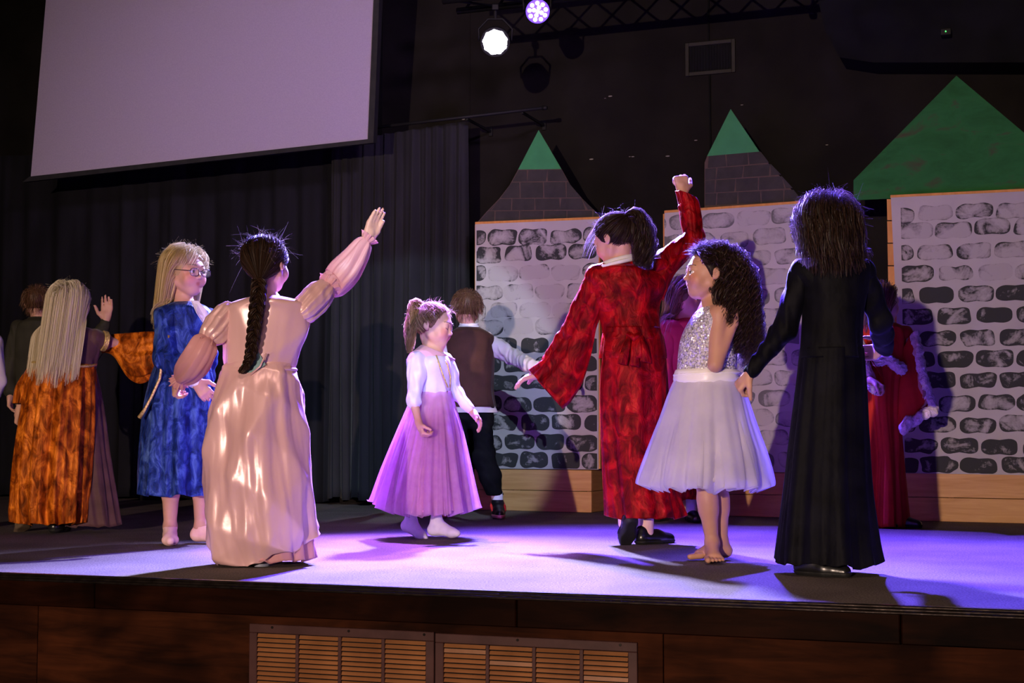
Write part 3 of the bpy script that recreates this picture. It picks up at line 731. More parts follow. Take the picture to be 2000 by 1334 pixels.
def nets(prims, res, inflate=0.0, cuts=(), disp=None):
    lo = np.min([bounds(p)[0] for p in prims if not (p[0] == 'e' and p[5] < 0)], 0) - res * 4 - inflate
    hi = np.max([bounds(p)[1] for p in prims if not (p[0] == 'e' and p[5] < 0)], 0) + res * 4 + inflate
    n = np.ceil((hi - lo) / res).astype(int) + 1
    ax = [lo[i] + res * np.arange(n[i]) for i in range(3)]
    D = np.full(n, .2, np.float32)
    for p in prims:
        a, b, k = bounds(p); m = res * 3 + k + inflate
        i0 = np.clip(((a - m - lo) / res).astype(int), 0, n); i1 = np.clip(((b + m - lo) / res).astype(int) + 2, 0, n)
        sl = tuple(slice(i0[i], i1[i]) for i in range(3))
        X = np.stack(np.meshgrid(*[ax[i][sl[i]] for i in range(3)], indexing='ij'), -1)
        d = sdf(p, X)
        if p[0] == 'e' and p[5] < 0: D[sl] = -smin(-D[sl], d, k)
        else: D[sl] = smin(D[sl], d, k)
    if inflate: D -= inflate
    if disp is not None or cuts:
        X = np.stack(np.meshgrid(*ax, indexing='ij'), -1)
        if disp is not None:
            msk = np.abs(D) < .04; D[msk] -= disp(X[msk]).astype(np.float32)
        for (o, nn) in cuts: D = np.maximum(D, (X - np.array(o)) @ nrm(nn))
    D[0] = D[-1] = .1; D[:, 0] = D[:, -1] = .1; D[:, :, 0] = D[:, :, -1] = .1
    S = D < 0
    cnt = np.zeros(n - 1, np.int8)
    for a in (0, 1):
        for b in (0, 1):
            for c in (0, 1): cnt += S[a:n[0] - 1 + a, b:n[1] - 1 + b, c:n[2] - 1 + c]
    act = np.argwhere((cnt > 0) & (cnt < 8))
    idx = np.full(n - 1, -1, np.int32); idx[tuple(act.T)] = np.arange(len(act))
    corner = [(a, b, c) for a in (0, 1) for b in (0, 1) for c in (0, 1)]
    val = {c: D[act[:, 0] + c[0], act[:, 1] + c[1], act[:, 2] + c[2]] for c in corner}
    pos = np.zeros((len(act), 3)); w = np.zeros(len(act))
    for c in corner:
        for axn in range(3):
            if c[axn] == 0:
                d = list(c); d[axn] = 1; d = tuple(d)
                va, vb = val[c], val[d]; m = (va < 0) != (vb < 0)
                t = np.where(m, va / np.where(m, va - vb, 1), 0)
                p = np.array(c, float)[None] + t[:, None] * (np.array(d) - np.array(c))[None]
                pos += p * m[:, None]; w += m
    V = lo + (act + pos / w[:, None]) * res
    F = []
    for axn in range(3):
        A = S[tuple(slice(0, -1) if i == axn else slice(1, -1) for i in range(3))]
        B = S[tuple(slice(1, None) if i == axn else slice(1, -1) for i in range(3))]
        for sgn, M in ((1, A & ~B), (-1, ~A & B)):
            e = np.argwhere(M)
            if not len(e): continue
            o = e.copy()
            for i in range(3):
                if i != axn: o[:, i] += 1
            u, v = (axn + 1) % 3, (axn + 2) % 3
            q = []
            for du, dv in ((-1, -1), (0, -1), (0, 0), (-1, 0)):
                r_ = o.copy(); r_[:, u] += du; r_[:, v] += dv; q.append(idx[r_[:, 0], r_[:, 1], r_[:, 2]])
            q = np.stack(q, -1)
            F.append(q if sgn > 0 else q[:, ::-1])
    F = np.concatenate(F)
    return V, F

def wrinkle(amp, freq, seed, stretch=(1, 1, 1)):
    rs = np.random.default_rng(seed); ks = rs.normal(0, 1, (7, 3)) * freq / np.array(stretch); ph = rs.uniform(0, 6.28, 7)
    def f(X):
        s = 0
        for k_, p_ in zip(ks, ph): s = s + np.sin(X @ k_ + p_ + 1.3 * np.sin(X @ ks[0] * .6))
        return amp * s / 3.0
    return f

# ---- lofted cloth
def spline(vals, t):
    """Catmull-Rom over a list of vectors, t in [0, 1]"""
    v = np.asarray(vals, float); n = len(v) - 1
    x = np.clip(np.asarray(t) * n, 0, n - 1e-6); i = x.astype(int); f = (x - i)
    g = lambda k: v[np.clip(k, 0, n)]
    p0, p1, p2, p3 = g(i - 1), g(i), g(i + 1), g(i + 2)
    f = f.reshape(f.shape + (1,) * (v.ndim - 1))
    return .5 * (2 * p1 + (p2 - p0) * f + (2 * p0 - 5 * p1 + 4 * p2 - p3) * f * f + (3 * p1 - p0 - 3 * p2 + p3) * f ** 3)
def loft(rings, folds=9, amp=(0.02, .12), seed=0, nt=48, nth=160, thick=.0035, drift=.8, hem=0.0, sharp=.5, keep=True, hemf=None, crump=None):
    """rings: list of (centre, u, v); folds grow from amp[0] at the top to amp[1] at the hem"""
    rs = np.random.default_rng(seed); nth = max(40, int(nth * .78)); nt = max(8, int(nt * .85))
    t = np.linspace(0, 1, nt)
    c = spline([r_[0] for r_ in rings], t); u = spline([r_[1] for r_ in rings], t); v = spline([r_[2] for r_ in rings], t)
    th = np.linspace(0, 2 * np.pi, nth, endpoint=False)
    fr = [folds, folds * 1.6 + 1, folds * .55 + .5, folds * 2.7 + 1]; wgt = [.5, .3, .35, .15]
    fr = [max(1, round(x)) for x in fr]; ph = rs.uniform(0, 6.28, 4); dr = rs.normal(0, drift, 4)
    pat = 0
    for f_, w_, p_, d_ in zip(fr, wgt, ph, dr):
        a = f_ * th[None] + p_ + d_ * t[:, None] * 2 + .5 * np.sin(th[None] * 2 + t[:, None] * 3 + p_)
        s = np.sin(a); s = np.sign(s) * np.abs(s) ** sharp if sharp != 1 else s
        pat = pat + w_ * s
    A = amp[0] + (amp[1] - amp[0]) * t[:, None] ** 1.2
    mul = 1 + A * (pat - (.75 if keep else 0))
    if crump:
        ca, cf, cs = crump; r2 = np.random.default_rng(cs); acc = 0
        aa = th[None]; tt = t[:, None]
        for i in range(6):
            n_ = int(r2.integers(2, 2 + cf)); tf_ = r2.normal(0, cf * .9); p0 = r2.uniform(0, 6.28)
            q_ = n_ * aa + tf_ * tt * 3 + p0 + 1.2 * np.sin(2 * aa + 4 * tt + p0)
            acc = acc + (1 - np.abs(np.sin(q_ * .5)) * 1.6)
        mul = mul + ca * acc / 3 * np.clip(tt * 6, 0, 1)
    X = c[:, None] + u[:, None] * (np.cos(th)[None, :, None] * mul[..., None]) + v[:, None] * (np.sin(th)[None, :, None] * mul[..., None])
    if hem:
        X[..., 2] += (hem * (pat * .6) * (t[:, None] ** 6))
    if hemf is not None: X = hemf(X, t, th)
    # inner wall
    cc = X.mean(1, keepdims=True); dirn = X - cc; l = np.linalg.norm(dirn, axis=-1, keepdims=True)
    X2 = X - dirn / np.maximum(l, 1e-6) * np.minimum(thick, l * .3)
    V = np.concatenate([X.reshape(-1, 3), X2.reshape(-1, 3)]); N = nt * nth
    idx = np.arange(N).reshape(nt, nth); nx = np.roll(idx, -1, 1)
    q = np.stack([idx[:-1], idx[1:], nx[1:], nx[:-1]], -1).reshape(-1, 4)
    rim = np.stack([idx[-1], idx[-1] + N, nx[-1] + N, nx[-1]], -1); top = np.stack([idx[0], nx[0], nx[0] + N, idx[0] + N], -1)
    return V, np.concatenate([q, q[:, ::-1] + N, rim, top])

# ---- skin, hair materials
def skin_mat(name, col, rough=.5):
    m, nt, b = mat(name)
    at = nd(nt, 'ShaderNodeAttribute', attribute_name='tint')
    tc = nt.nodes.new('ShaderNodeTexCoord'); n = nd(nt, 'ShaderNodeTexNoise', Scale=14.0, Detail=4.0); nt.links.new(tc.outputs['Object'], n.inputs['Vector'])
    r = ramp(nt, n.outputs[0], [(.3, tuple(c * .93 for c in col)), (.7, tuple(min(1, c * 1.05) for c in col))])
    mx = nt.nodes.new('ShaderNodeMix'); mx.data_type = 'RGBA'; mx.blend_type = 'MULTIPLY'; mx.inputs[0].default_value = 1
    nt.links.new(r.outputs[0], mx.inputs[6]); nt.links.new(at.outputs['Color'], mx.inputs[7]); nt.links.new(mx.outputs[2], b.inputs['Base Color'])
    b.inputs['Roughness'].default_value = rough; b.inputs['Subsurface Weight'].default_value = .12
    b.inputs['Subsurface Radius'].default_value = (.012, .005, .003); b.inputs['Subsurface Scale'].default_value = .5
    b.inputs['Specular IOR Level'].default_value = .4
    return m
SK_fair = skin_mat('fair_child_skin', (.60, .33, .25)); SK_tan = skin_mat('light_tan_child_skin', (.52, .27, .18))
def hair_mat(name, c1, c2, rough=.48, sheen=.0, spec=.40):
    m, nt, b = mat(name)
    at = nd(nt, 'ShaderNodeAttribute', attribute_name='tint')
    r = ramp(nt, at.outputs['Fac'], [(0, c1), (1, c2)])
    nt.links.new(r.outputs[0], b.inputs['Base Color']); b.inputs['Roughness'].default_value = rough; b.inputs['Specular IOR Level'].default_value = spec
    t = nt.nodes.new('ShaderNodeBsdfTranslucent')
    r2 = ramp(nt, at.outputs['Fac'], [(0, tuple(min(.9, c * 2.2 + .06) for c in c1)), (1, tuple(min(.9, c * 1.8 + .08) for c in c2))]); nt.links.new(r2.outputs[0], t.inputs[0])
    mx = nt.nodes.new('ShaderNodeMixShader'); mx.inputs[0].default_value = .38
    nt.links.new(b.outputs[0], mx.inputs[1]); nt.links.new(t.outputs[0], mx.inputs[2]); nt.links.new(mx.outputs[0], nt.nodes['Material Output'].inputs[0])
    return m
HM_blond = hair_mat('pale_blond_hair', (.62, .50, .33), (.96, .86, .68)); HM_gold = hair_mat('golden_blond_hair', (.46, .32, .15), (.85, .68, .38))
HM_brown = hair_mat('dark_brown_hair', (.012, .006, .0035), (.062, .029, .015)); HM_mid = hair_mat('mid_brown_hair', (.08, .04, .022), (.24, .13, .07))
HM_light = hair_mat('light_brown_hair', (.13, .07, .035), (.38, .22, .11))
M_eye = None
def eye_mat():
    m, nt, b = mat('glossy_brown_eye')
    tc = nt.nodes.new('ShaderNodeTexCoord'); g = nt.nodes.new('ShaderNodeTexGradient'); g.gradient_type = 'SPHERICAL'
    at = nd(nt, 'ShaderNodeAttribute', attribute_name='iris'); r = ramp(nt, at.outputs['Fac'], [(0, (.78, .74, .72)), (.52, (.75, .70, .68)), (.56, (.06, .03, .015)), (.80, (.10, .05, .02)), (.84, (.004, .004, .004))])
    nt.links.new(r.outputs[0], b.inputs['Base Color']); b.inputs['Roughness'].default_value = .12; b.inputs['Coat Weight'].default_value = .6
    return m
M_eye = eye_mat()
M_brow = fabric('eyebrow_hair', (.13, .075, .045), (.18, .11, .07), scale=60, rough=.7)

class Fig:
    def __init__(s, label, foot, height, skin, group='children dancing on the stage', Y=None):
        s.root_p = G(*foot) if Y is None else np.array([P(*foot, Y)[0], Y, 0.0])
        s.Y = s.root_p[1]; s.k = height / 1.25; s.h = height
        s.root = empty('person', label, 'person', s.root_p, group)
        s.B = []; s.tints = []; s.skin = skin; s.eyes = []
    def p(s, px, py, dy=0.0): return P(px, py, s.Y + dy) - s.root_p
    def add(s, name, V, F, mt, parent=None, smooth=True, label=None, attrs=None):
        return obj(name, V, F, mt, parent or s.root, smooth, label, None, attrs)
    def mb(s, b, name, mt, parent=None, smooth=False, label=None):
        return obj(name, np.concatenate(b.v), b.f, mt, parent or s.root, smooth, label)
    # --- head: centre, forward (face), up, height
    def head(s, c, fwd, up=(0, 0, 1), h=.205, neck=None, ears=True, closed=False):
        f = nrm(fwd); u = np.asarray(up, float); u = nrm(u - f * (u @ f)); l = np.cross(u, f)   # l: the person's left
        s.hc, s.hf, s.hu, s.hl, s.hh = np.array(c, float), f, u, l, h
        R = np.array([l, f, u])
        W = lambda x, y, z: s.hc + (l * x + f * y + u * z) * h
        s.W = W; s.R = R
        e = lambda x, y, z, a, b_, c_, k, op=1: s.B.append(el(W(x, y, z), np.array([a, b_, c_]) * h, R, k * h, op))
        e(0, -.06, .12, .355, .43, .375, .05)
        e(0, .11, -.12, .285, .30, .33, .10)
        e(0, .26, -.36, .12, .11, .10, .12)
        for sx in (-1, 1):
            e(.165 * sx, .27, -.15, .12, .11, .13, .10)
            s.B.append(rc(W(.24 * sx, .02, -.22), W(.06 * sx, .24, -.38), .07 * h, .06 * h, .10 * h))
        e(0, .34, .10, .20, .05, .07, .08)
        for sx in (-1, 1): e(.135 * sx, .445, .015, .085, .07, .055, .06, -1)
        for sx in (-1, 1): e(.135 * sx, .322, .058 if not closed else .022, .086, .083 if not closed else .080, .046 if not closed else .070, .015); e(.135 * sx, .325, -.050, .084, .078, .040, .015)
        s.B.append(rc(W(0, .375, .03), W(0, .440, -.10), .022 * h, .032 * h, .035 * h))
        e(0, .448, -.105, .040, .040, .034, .03)
        for sx in (-1, 1): e(.042 * sx, .415, -.115, .028, .032, .026, .02)
        e(0, .368, -.215, .080, .035, .018, .03); e(0, .362, -.260, .068, .035, .020, .03)
        e(0, .398, -.238, .080, .022, .005, .012, -1)
        if ears:
            for sx in (-1, 1):
                e(.375 * sx, -.05, -.02, .030, .075, .115, .02); e(.355 * sx, -.02, -.10, .03, .04, .05, .03)
                e(.405 * sx, -.03, -.01, .02, .035, .06, .02, -1)
        s.tints.append((W(0, .405, -.240), .046 * h, (.90, .62, .60)))
        s.tints += [(W(.19 * sx, .33, -.13), .12 * h, (1.03, .84, .82)) for sx in (-1, 1)]
        s.skull = el(W(0, -.06, .12), np.array([.355, .43, .375]) * h, R)
        s.headprims = list(s.B[-40:])
        if neck is not None: s.B.append(rc(W(0, -.10, -.25), neck, .19 * h, .20 * h, .06 * h))
    def face_parts(s, look=(0, 1, 0), brow=True, closed=False):
        for sx in (-1, 1):
            c = s.W(.135 * sx, .320, .004); r = .074 * s.hh
            d = nrm(s.R.T @ np.array(look, float))
            n, m = 16, 24; V = []; A = []
            a1 = nrm(np.cross(d, s.hu)); a2 = np.cross(a1, d)
            for i in range(n + 1):
                ph = math.pi * i / n
                for j in range(m):
                    q = 2 * math.pi * j / m
                    V.append(c + r * (d * math.cos(ph) + (a1 * math.cos(q) + a2 * math.sin(q)) * math.sin(ph))); A.append(max(0, 1 - ph / 1.1))
            f = [(i * m + j, (i + 1) * m + j, (i + 1) * m + (j + 1) % m, i * m + (j + 1) % m) for i in range(n) for j in range(m)]
            if not closed: s.add('eye', V, f, M_eye, attrs={'iris': ('FLOAT', A)})
            if brow:
                b = MB(); b.tube([s.W((.06 + .16 * t) * sx, .408 - .11 * t * t, .128 + .014 * math.sin(t * 3.14)) for t in np.linspace(0, 1, 7)], [.005 * s.hh + .006 * s.hh * math.sin(math.pi * (.15 + .7 * t)) for t in np.linspace(0, 1, 7)], 8)
                s.mb(b, 'eyebrow', M_brow, smooth=True)
            b = MB(); b.tube([s.W((.135 + .075 * math.cos(q)) * sx, .402 - .030 * abs(math.cos(q)), .008 + (.022 if not closed else -.030) * math.sin(q)) for q in np.linspace(.1, 3.04, 9)], .006 * s.hh, 6)
            s.mb(b, 'eyelash', M_brow, smooth=True)
    # --- torso
    def torso(s, N, H, SL, SR, fwd, wid=1.0, k=None):
        k = s.k if k is None else k
        f = np.array(fwd, float); N, H, SL, SR = [np.array(q, float) for q in (N, H, SL, SR)]
        u = nrm(N - H); f = nrm(f - u * (f @ u)); l = np.cross(u, f); R = np.array([l, f, u]); s.tf, s.tl, s.tu = f, l, u
        sw = np.linalg.norm(SL - SR) * .5
        T = []
        L = np.linalg.norm(N - H)
        T.append(el(lerp(N, H, .30), (min(sw * .88, .115 * k) * wid, .064 * k, L * .30), R, .04))
        T.append(el(lerp(N, H, .62), (.080 * k * wid, .058 * k, L * .28), R, .05))
        T.append(el(lerp(N, H, .98), (.088 * k * wid, .066 * k, .085 * k), R, .05))
        T.append(rc(SL, lerp(N, H, .10), .038 * k, .042 * k, .04)); T.append(rc(SR, lerp(N, H, .10), .038 * k, .042 * k, .04))
        T.append(rc(N, lerp(N, H, .12), .036 * k, .045 * k, .04))
        s.B += T; s.T = T; s.N, s.H, s.SL, s.SR = N, H, SL, SR
        return T
    def arm(s, S, E, Wr, r=1.0):
        k = s.k * r
        A = [rc(S, E, .034 * k, .025 * k, .02), rc(E, Wr, .026 * k, .0175 * k, .012)]
        s.B += A; return A
    def leg(s, Hp, K, A, r=1.0):
        k = s.k * r
        L = [rc(Hp, K, .046 * k, .036 * k, .03), rc(K, lerp(K, A, .45), .037 * k, .036 * k, .02), rc(lerp(K, A, .3), A, .038 * k, .024 * k, .02)]
        s.B += L; return L
    def foot(s, A, fwd, toes=False, heel=0.0, L=.175, sock=False):
        """bare or socked foot: A ankle, fwd direction"""
        k = s.k; f = nrm([fwd[0], fwd[1], fwd[2] if len(fwd) > 2 else 0]); A = np.array(A, float)
        side = nrm(np.cross(f, UP)); up = np.cross(side, f)
        hl = A - f * .018 * k - up * .035 * k; ball = A + f * .095 * k - up * .048 * k
        pr = [rc(A, hl, .024 * k, .024 * k, .02), rc(A + f * .01 * k, ball + up * .004 * k, .024 * k, .017 * k, .02),
              rc(hl, ball + side * .018 * k, .022 * k, .014 * k, .015), rc(hl, ball - side * .018 * k, .022 * k, .014 * k, .015)]
        if toes:
            for i, (o, ln, r_) in enumerate(((-.029, .048, .0125), (-.0105, .046, .0082), (.0045, .041, .0076), (.0185, .035, .0072), (.0315, .028, .0068))):
                b0 = ball + side * o * k * s.toe_side + f * .004 * k - up * .003 * k
                pr.append(rc(b0, b0 + f * ln * k - up * .004 * k, r_ * k, r_ * .9 * k, .002))
        else: pr.append(rc(ball, ball + f * .03 * k - up * .002 * k, .020 * k, .014 * k, .02))
        return pr
    toe_side = 1
    def hand(s, Wr, d, n, thumb, curl=.3, spread=.12, size=1.0, tuck=False):
        """Wr wrist, d finger direction, n palm normal (side the fingers close to), thumb side vector"""
        k = s.k * size * 1.02; d = nrm(d); n = np.asarray(n, float); n = nrm(n - d * (n @ d)); t = np.cross(d, n)
        if t @ np.asarray(thumb, float) < 0: t = -t
        Wr = np.array(Wr, float)
        pl = .062 * k
        H_ = [rc(Wr, Wr + d * .03 * k, .0175 * k, .018 * k, .012)]
        for o in (.021, .007, -.007, -.020): H_.append(rc(Wr + d * .012 * k + t * o * .6 * k, Wr + d * pl + t * o * k, .0115 * k, .0098 * k, .007))
        for i, (o, ln) in enumerate(((.0225, .050), (.0078, .057), (-.0070, .053), (-.0205, .042))):
            b = Wr + d * (pl - abs(o) * .12) + t * o * k
            a = (curl * (1 + .12 * i)); dd = d + t * o * spread * 40; dd = nrm(dd)
            p0 = b; ang = a * .5
            for j, fr in enumerate((.42, .32, .26)):
                ang += a * (.55 if j == 0 else .9)
                v = nrm(dd * math.cos(ang) + n * math.sin(ang)); p1 = p0 + v * ln * k * fr * 1.12
                r0 = (.0078 - .0009 * j) * k; H_.append(rc(p0, p1, r0, r0 - .0008 * k, .003)); p0 = p1
        b = Wr + d * .016 * k + t * .016 * k
        v = nrm(d * .9 + t * .30 + n * .2) if tuck else nrm(d * .55 + t * .75 + n * .30); p1 = b + v * .030 * k; v2 = nrm(d * .95 + n * .1) if tuck else nrm(d * .85 + t * .35 + n * (.35 + curl * .4)); p2 = p1 + v2 * .024 * k; p3 = p2 + nrm(v2 + n * .2) * .018 * k
        H_ += [rc(b, p1, .0125 * k, .0098 * k, .010), rc(p1, p2, .0090 * k, .0080 * k, .004), rc(p2, p3, .0080 * k, .0068 * k, .004)]
        s.B += H_; return H_
    def body(s, res=.0055):
        V, F = nets(s.B, res)
        col = np.ones((len(V), 4))
        for c, r, cc in s.tints:
            w = np.clip(1.3 - np.linalg.norm(V - c, axis=1) / r, 0, 1)[:, None]
            w = np.minimum(w * 1.6, 1); col[:, :3] = col[:, :3] * (1 - w) + np.array(cc) * w
        s.body_o = s.add('body', V, F, s.skin, attrs={'tint': ('FLOAT_COLOR', col)})
    def cloth(s, name, prims, inflate, mt, res=.006, cuts=(), disp=None, parent=None, label=None):
        V, F = nets(prims, res, inflate, cuts, disp)
        return s.add(name, V, F, mt, parent, label=label)
    def ring(s, py, xl, xr, ratio=.8, dy=0.0, dz=0.0, lean=0.0):
        c = s.p((xl + xr) / 2, py, dy); w = (xr - xl) / 2 / F_ * (s.Y + dy)
        ry = max(w * ratio, .090 * s.k) if w > .065 * s.k else w * ratio
        return (c, np.array([w, lean * w, dz * w]), np.array([0, ry, 0]))
    def tube_sleeve(s, path, radii, mt, dress, folds=8, amp=(.04, .12), seed=1, crump=None, name='sleeve', nt=50, drift=.5):
        t = np.linspace(0, 1, 14); c = spline(path, t); r = spline([[q] for q in radii], t)[:, 0]
        T = np.gradient(c, axis=0); T /= np.linalg.norm(T, axis=1, keepdims=True); ref = np.array([0, 1., .05]); rg = []
        for i in range(14):
            a = nrm(np.cross(T[i], ref)); b_ = np.cross(T[i], a); rg.append((c[i], a * r[i], b_ * r[i]))
        return s.add(name, *loft(rg, folds, amp, seed, nt, 110, drift=drift, crump=crump), mt, dress)
    def yoke(s, mt, dress, infl=.014, cut=.012, low=.62, amp=.002):
        """the cloth over shoulders and upper back"""
        pr = [s.T[0], rc(s.SL, lerp(s.N, s.H, .13), .036 * s.k, .040 * s.k, .04), rc(s.SR, lerp(s.N, s.H, .13), .036 * s.k, .040 * s.k, .04)]
        return s.cloth('yoke', pr, infl, mt, .006, [(s.N + UP * cut * -1, UP)], wrinkle(amp, 45, 5), dress)
    # --- hair
    def roots(s, n, rs, ok):
        out = []
        while len(out) < n:
            v = nrm(rs.normal(0, 1, 3)); q = np.array([v[0] * .355, v[1] * .43 - .06, v[2] * .375 + .12])
            if ok(q): out.append(q)
        q = np.array(out); return s.hc + (q @ s.R) * s.hh
    def strands(s, paths, mt, name='hair', rad=.0012, parent=None, tint=None, seed=0, label=None, taper=.35, thin=0):
        """paths (n, m, 3) -> one mesh of thin tubes"""
        n, m, _ = paths.shape; rs = np.random.default_rng(seed)
        T = np.gradient(paths, axis=1); T /= np.maximum(np.linalg.norm(T, axis=-1, keepdims=True), 1e-9)
        ref = rs.normal(0, 1, (n, 1, 3)); A = np.cross(T, ref); A /= np.maximum(np.linalg.norm(A, axis=-1, keepdims=True), 1e-9); B = np.cross(T, A)
        rad = rad * .60
        r = rad * (1 - (1 - taper) * np.linspace(0, 1, m) ** 2)[None, :, None] * rs.uniform(.7, 1.3, (n, 1, 1))
        if thin: r[-thin:] *= .40
        w = r * 1.45
        V = np.stack([paths - w * A, paths + w * A], 2)
        idx = np.arange(n * m * 2).reshape(n, m, 2)
        F = np.stack([idx[:, :-1, 0], idx[:, 1:, 0], idx[:, 1:, 1], idx[:, :-1, 1]], -1).reshape(-1, 4)
        tn_ = rs.uniform(0, 1, (n, 1, 1)) if tint is None else tint[:, None, None]
        return s.add(name, V.reshape(-1, 3), F, mt, parent, label=label, attrs={'tint': ('FLOAT', (np.broadcast_to(tn_, (n, m, 2))).reshape(-1))})
    def cap(s, mt, ok_cut, grow=.03, extra=(), res=.006, name='hair', amp=.0015):
        c = s.W(0, -.06, .12)
        pr = [el(c, np.array([.355 + grow, .43 + grow, .375 + grow]) * s.hh, s.R, .02)] + list(extra)
        V, F = nets(pr, res, 0, [(s.W(*o), s.R.T @ np.array(n_, float)) for o, n_ in ok_cut], wrinkle(amp, 160, 3, (1, 1, 3)))
        return s.add(name, V, F, mt, attrs={'tint': ('FLOAT', np.full(len(V), .25))})
    def flow(s, roots, target, steps, ds, off, rs, grav=.5, stiff=.6, wave=0.0, extra=(), curl=0.0, cf=30):
        """walk strands: target(X, i) gives the wished direction"""
        n = len(roots); X = roots.copy(); out = [X.copy()]
        dirs = None; offs = np.broadcast_to(off, (n,)).copy() if np.isscalar(off) else off
        for i in range(1, steps):
            tg = np.array(target(X, i))
            dirs = tg if dirs is None else dirs * stiff + tg * (1 - stiff)
            dirs /= np.maximum(np.linalg.norm(dirs, axis=1, keepdims=True), 1e-9)
            X = X + dirs * ds
            if wave: X = X + rs.normal(0, wave, X.shape)
            pr = [s.skull] + list(extra)
            d = field(pr, X); mk = d < offs
            if mk.any():
                e = 1e-3; g = np.stack([field(pr, X[mk] + np.eye(3)[j] * e) - d[mk] for j in range(3)], -1)
                g /= np.maximum(np.linalg.norm(g, axis=1, keepdims=True), 1e-9)
                X[mk] += g * (offs[mk] - d[mk])[:, None]
            out.append(X.copy())
        Pth = np.stack(out, 1)
        if curl:
            Pth = np.moveaxis(spline(np.moveaxis(Pth, 1, 0), np.linspace(0, 1, steps * 2)), 0, 1)
            T = np.gradient(Pth, axis=1); T /= np.maximum(np.linalg.norm(T, axis=-1, keepdims=True), 1e-9)
            A = np.cross(T, np.array([.3, .2, 1.0])); A /= np.maximum(np.linalg.norm(A, axis=-1, keepdims=True), 1e-9); B = np.cross(T, A)
            L = np.arange(steps * 2)[None, :, None] * ds / 2; ph = rs.uniform(0, 6.28, (n, 1, 1)); fq = cf * rs.uniform(.8, 1.25, (n, 1, 1)) * 6.28
            nc = max(6, n // 22); cc = roots[rs.choice(n, nc, replace=False)]
            cid = np.argmin(np.linalg.norm(roots[:, None] - cc[None], axis=2), 1)
            ph = rs.uniform(0, 6.28, nc)[cid][:, None, None] + rs.normal(0, .35, (n, 1, 1)); fq = cf * 6.28 * rs.uniform(.85, 1.2, nc)[cid][:, None, None]
            a = curl * np.clip(L / .06, 0, 1) * rs.uniform(.7, 1.15, (n, 1, 1))
            Pth = Pth + a * (A * np.cos(L * fq + ph) + B * np.sin(L * fq + ph))
        return Pth
    def tail(s, guide, radii, n, mt, rs, m=18, curl=0.0, cf=20, rad=.0013, wave=.3, name='ponytail', parent=None, label=None):
        t = np.linspace(0, 1, m); g = spline(guide, t); r = spline([[q] for q in radii], t)[:, 0]
        T = np.gradient(g, axis=0); T /= np.linalg.norm(T, axis=1, keepdims=True)
        A = np.cross(T, np.array([.1, 1., .1])); A /= np.linalg.norm(A, axis=1, keepdims=True); B = np.cross(T, A)
        ang = rs.uniform(0, 6.28, (n, 1)); rr = np.sqrt(rs.uniform(.05, 1, (n, 1)))
        w = ang + wave * np.sin(t[None] * 4 + rs.uniform(0, 6.28, (n, 1)))
        R_ = rr * r[None] * (1 + .25 * np.sin(t[None] * 7 + ang * 3))
        Pth = g[None] + A[None] * (R_ * np.cos(w))[..., None] + B[None] * (R_ * np.sin(w))[..., None]
        if curl:
            L = np.linalg.norm(np.diff(g, axis=0), axis=1).sum() * t[None, :, None]; ph = rs.uniform(0, 6.28, (n, 1, 1)); fq = cf * 6.28 * rs.uniform(.8, 1.2, (n, 1, 1))
            Pth = Pth + curl * (A[None] * np.cos(L * fq + ph) + B[None] * np.sin(L * fq + ph))
        return s.strands(Pth, mt, name, rad, parent, None, 3, label)
    def fly(s, n, rs, length=.07, zmin=.12):
        """short stray hairs standing off the crown"""
        rt = s.roots(n, rs, lambda q: q[2] > zmin and not (q[1] > .12 and q[2] < .36))
        out = (rt - s.W(0, -.06, .12)); out /= np.linalg.norm(out, axis=1, keepdims=True)
        d = out * .5 + rs.normal(0, .55, out.shape); d /= np.linalg.norm(d, axis=1, keepdims=True)
        L = rs.uniform(.25, 1, (n, 1)) ** 2.0 * length * .95
        t = np.linspace(0, 1, 8); bend = rs.normal(0, .35, out.shape) - UP * .35
        return rt[:, None] + out[:, None] * .012 + (d * L)[:, None] * t[None, :, None] + (bend * L)[:, None] * (t ** 2)[None, :, None]
    # flow targets
    def t_down(s, part=0.0, back=.35, fall=1.0):
        c = s.W(0, -.06, .12)
        def f(X, i):
            q = (X - s.hc) @ s.R.T / s.hh
            lat = np.sqrt(q[:, 0] ** 2 + (q[:, 1] + .06) ** 2)
            out = np.zeros_like(q); up = np.clip((q[:, 2] - .1) / .3, 0, 1) * np.clip((.36 - lat) / .14, 0, 1)
            out[:, 0] = np.sign(q[:, 0] - part) * up * .9
            out[:, 1] = -back * (q[:, 1] > -.1) * (.4 + up) - .1
            out[:, 2] = -(1 - up * .75) * fall
            fr_ = np.clip((q[:, 1] - .02) / .25, 0, 1) * (q[:, 2] > -.55)
            out[:, 0] += np.sign(q[:, 0] - part) * fr_ * 1.3 * (np.abs(q[:, 0]) < .36); out[:, 1] -= fr_ * .8
            w = out @ s.R
            return w / np.linalg.norm(w, axis=1, keepdims=True)
        return f
    def t_to(s, pt):
        def f(X, i):
            w = pt - X; return w / np.maximum(np.linalg.norm(w, axis=1, keepdims=True), 1e-6)
        return f
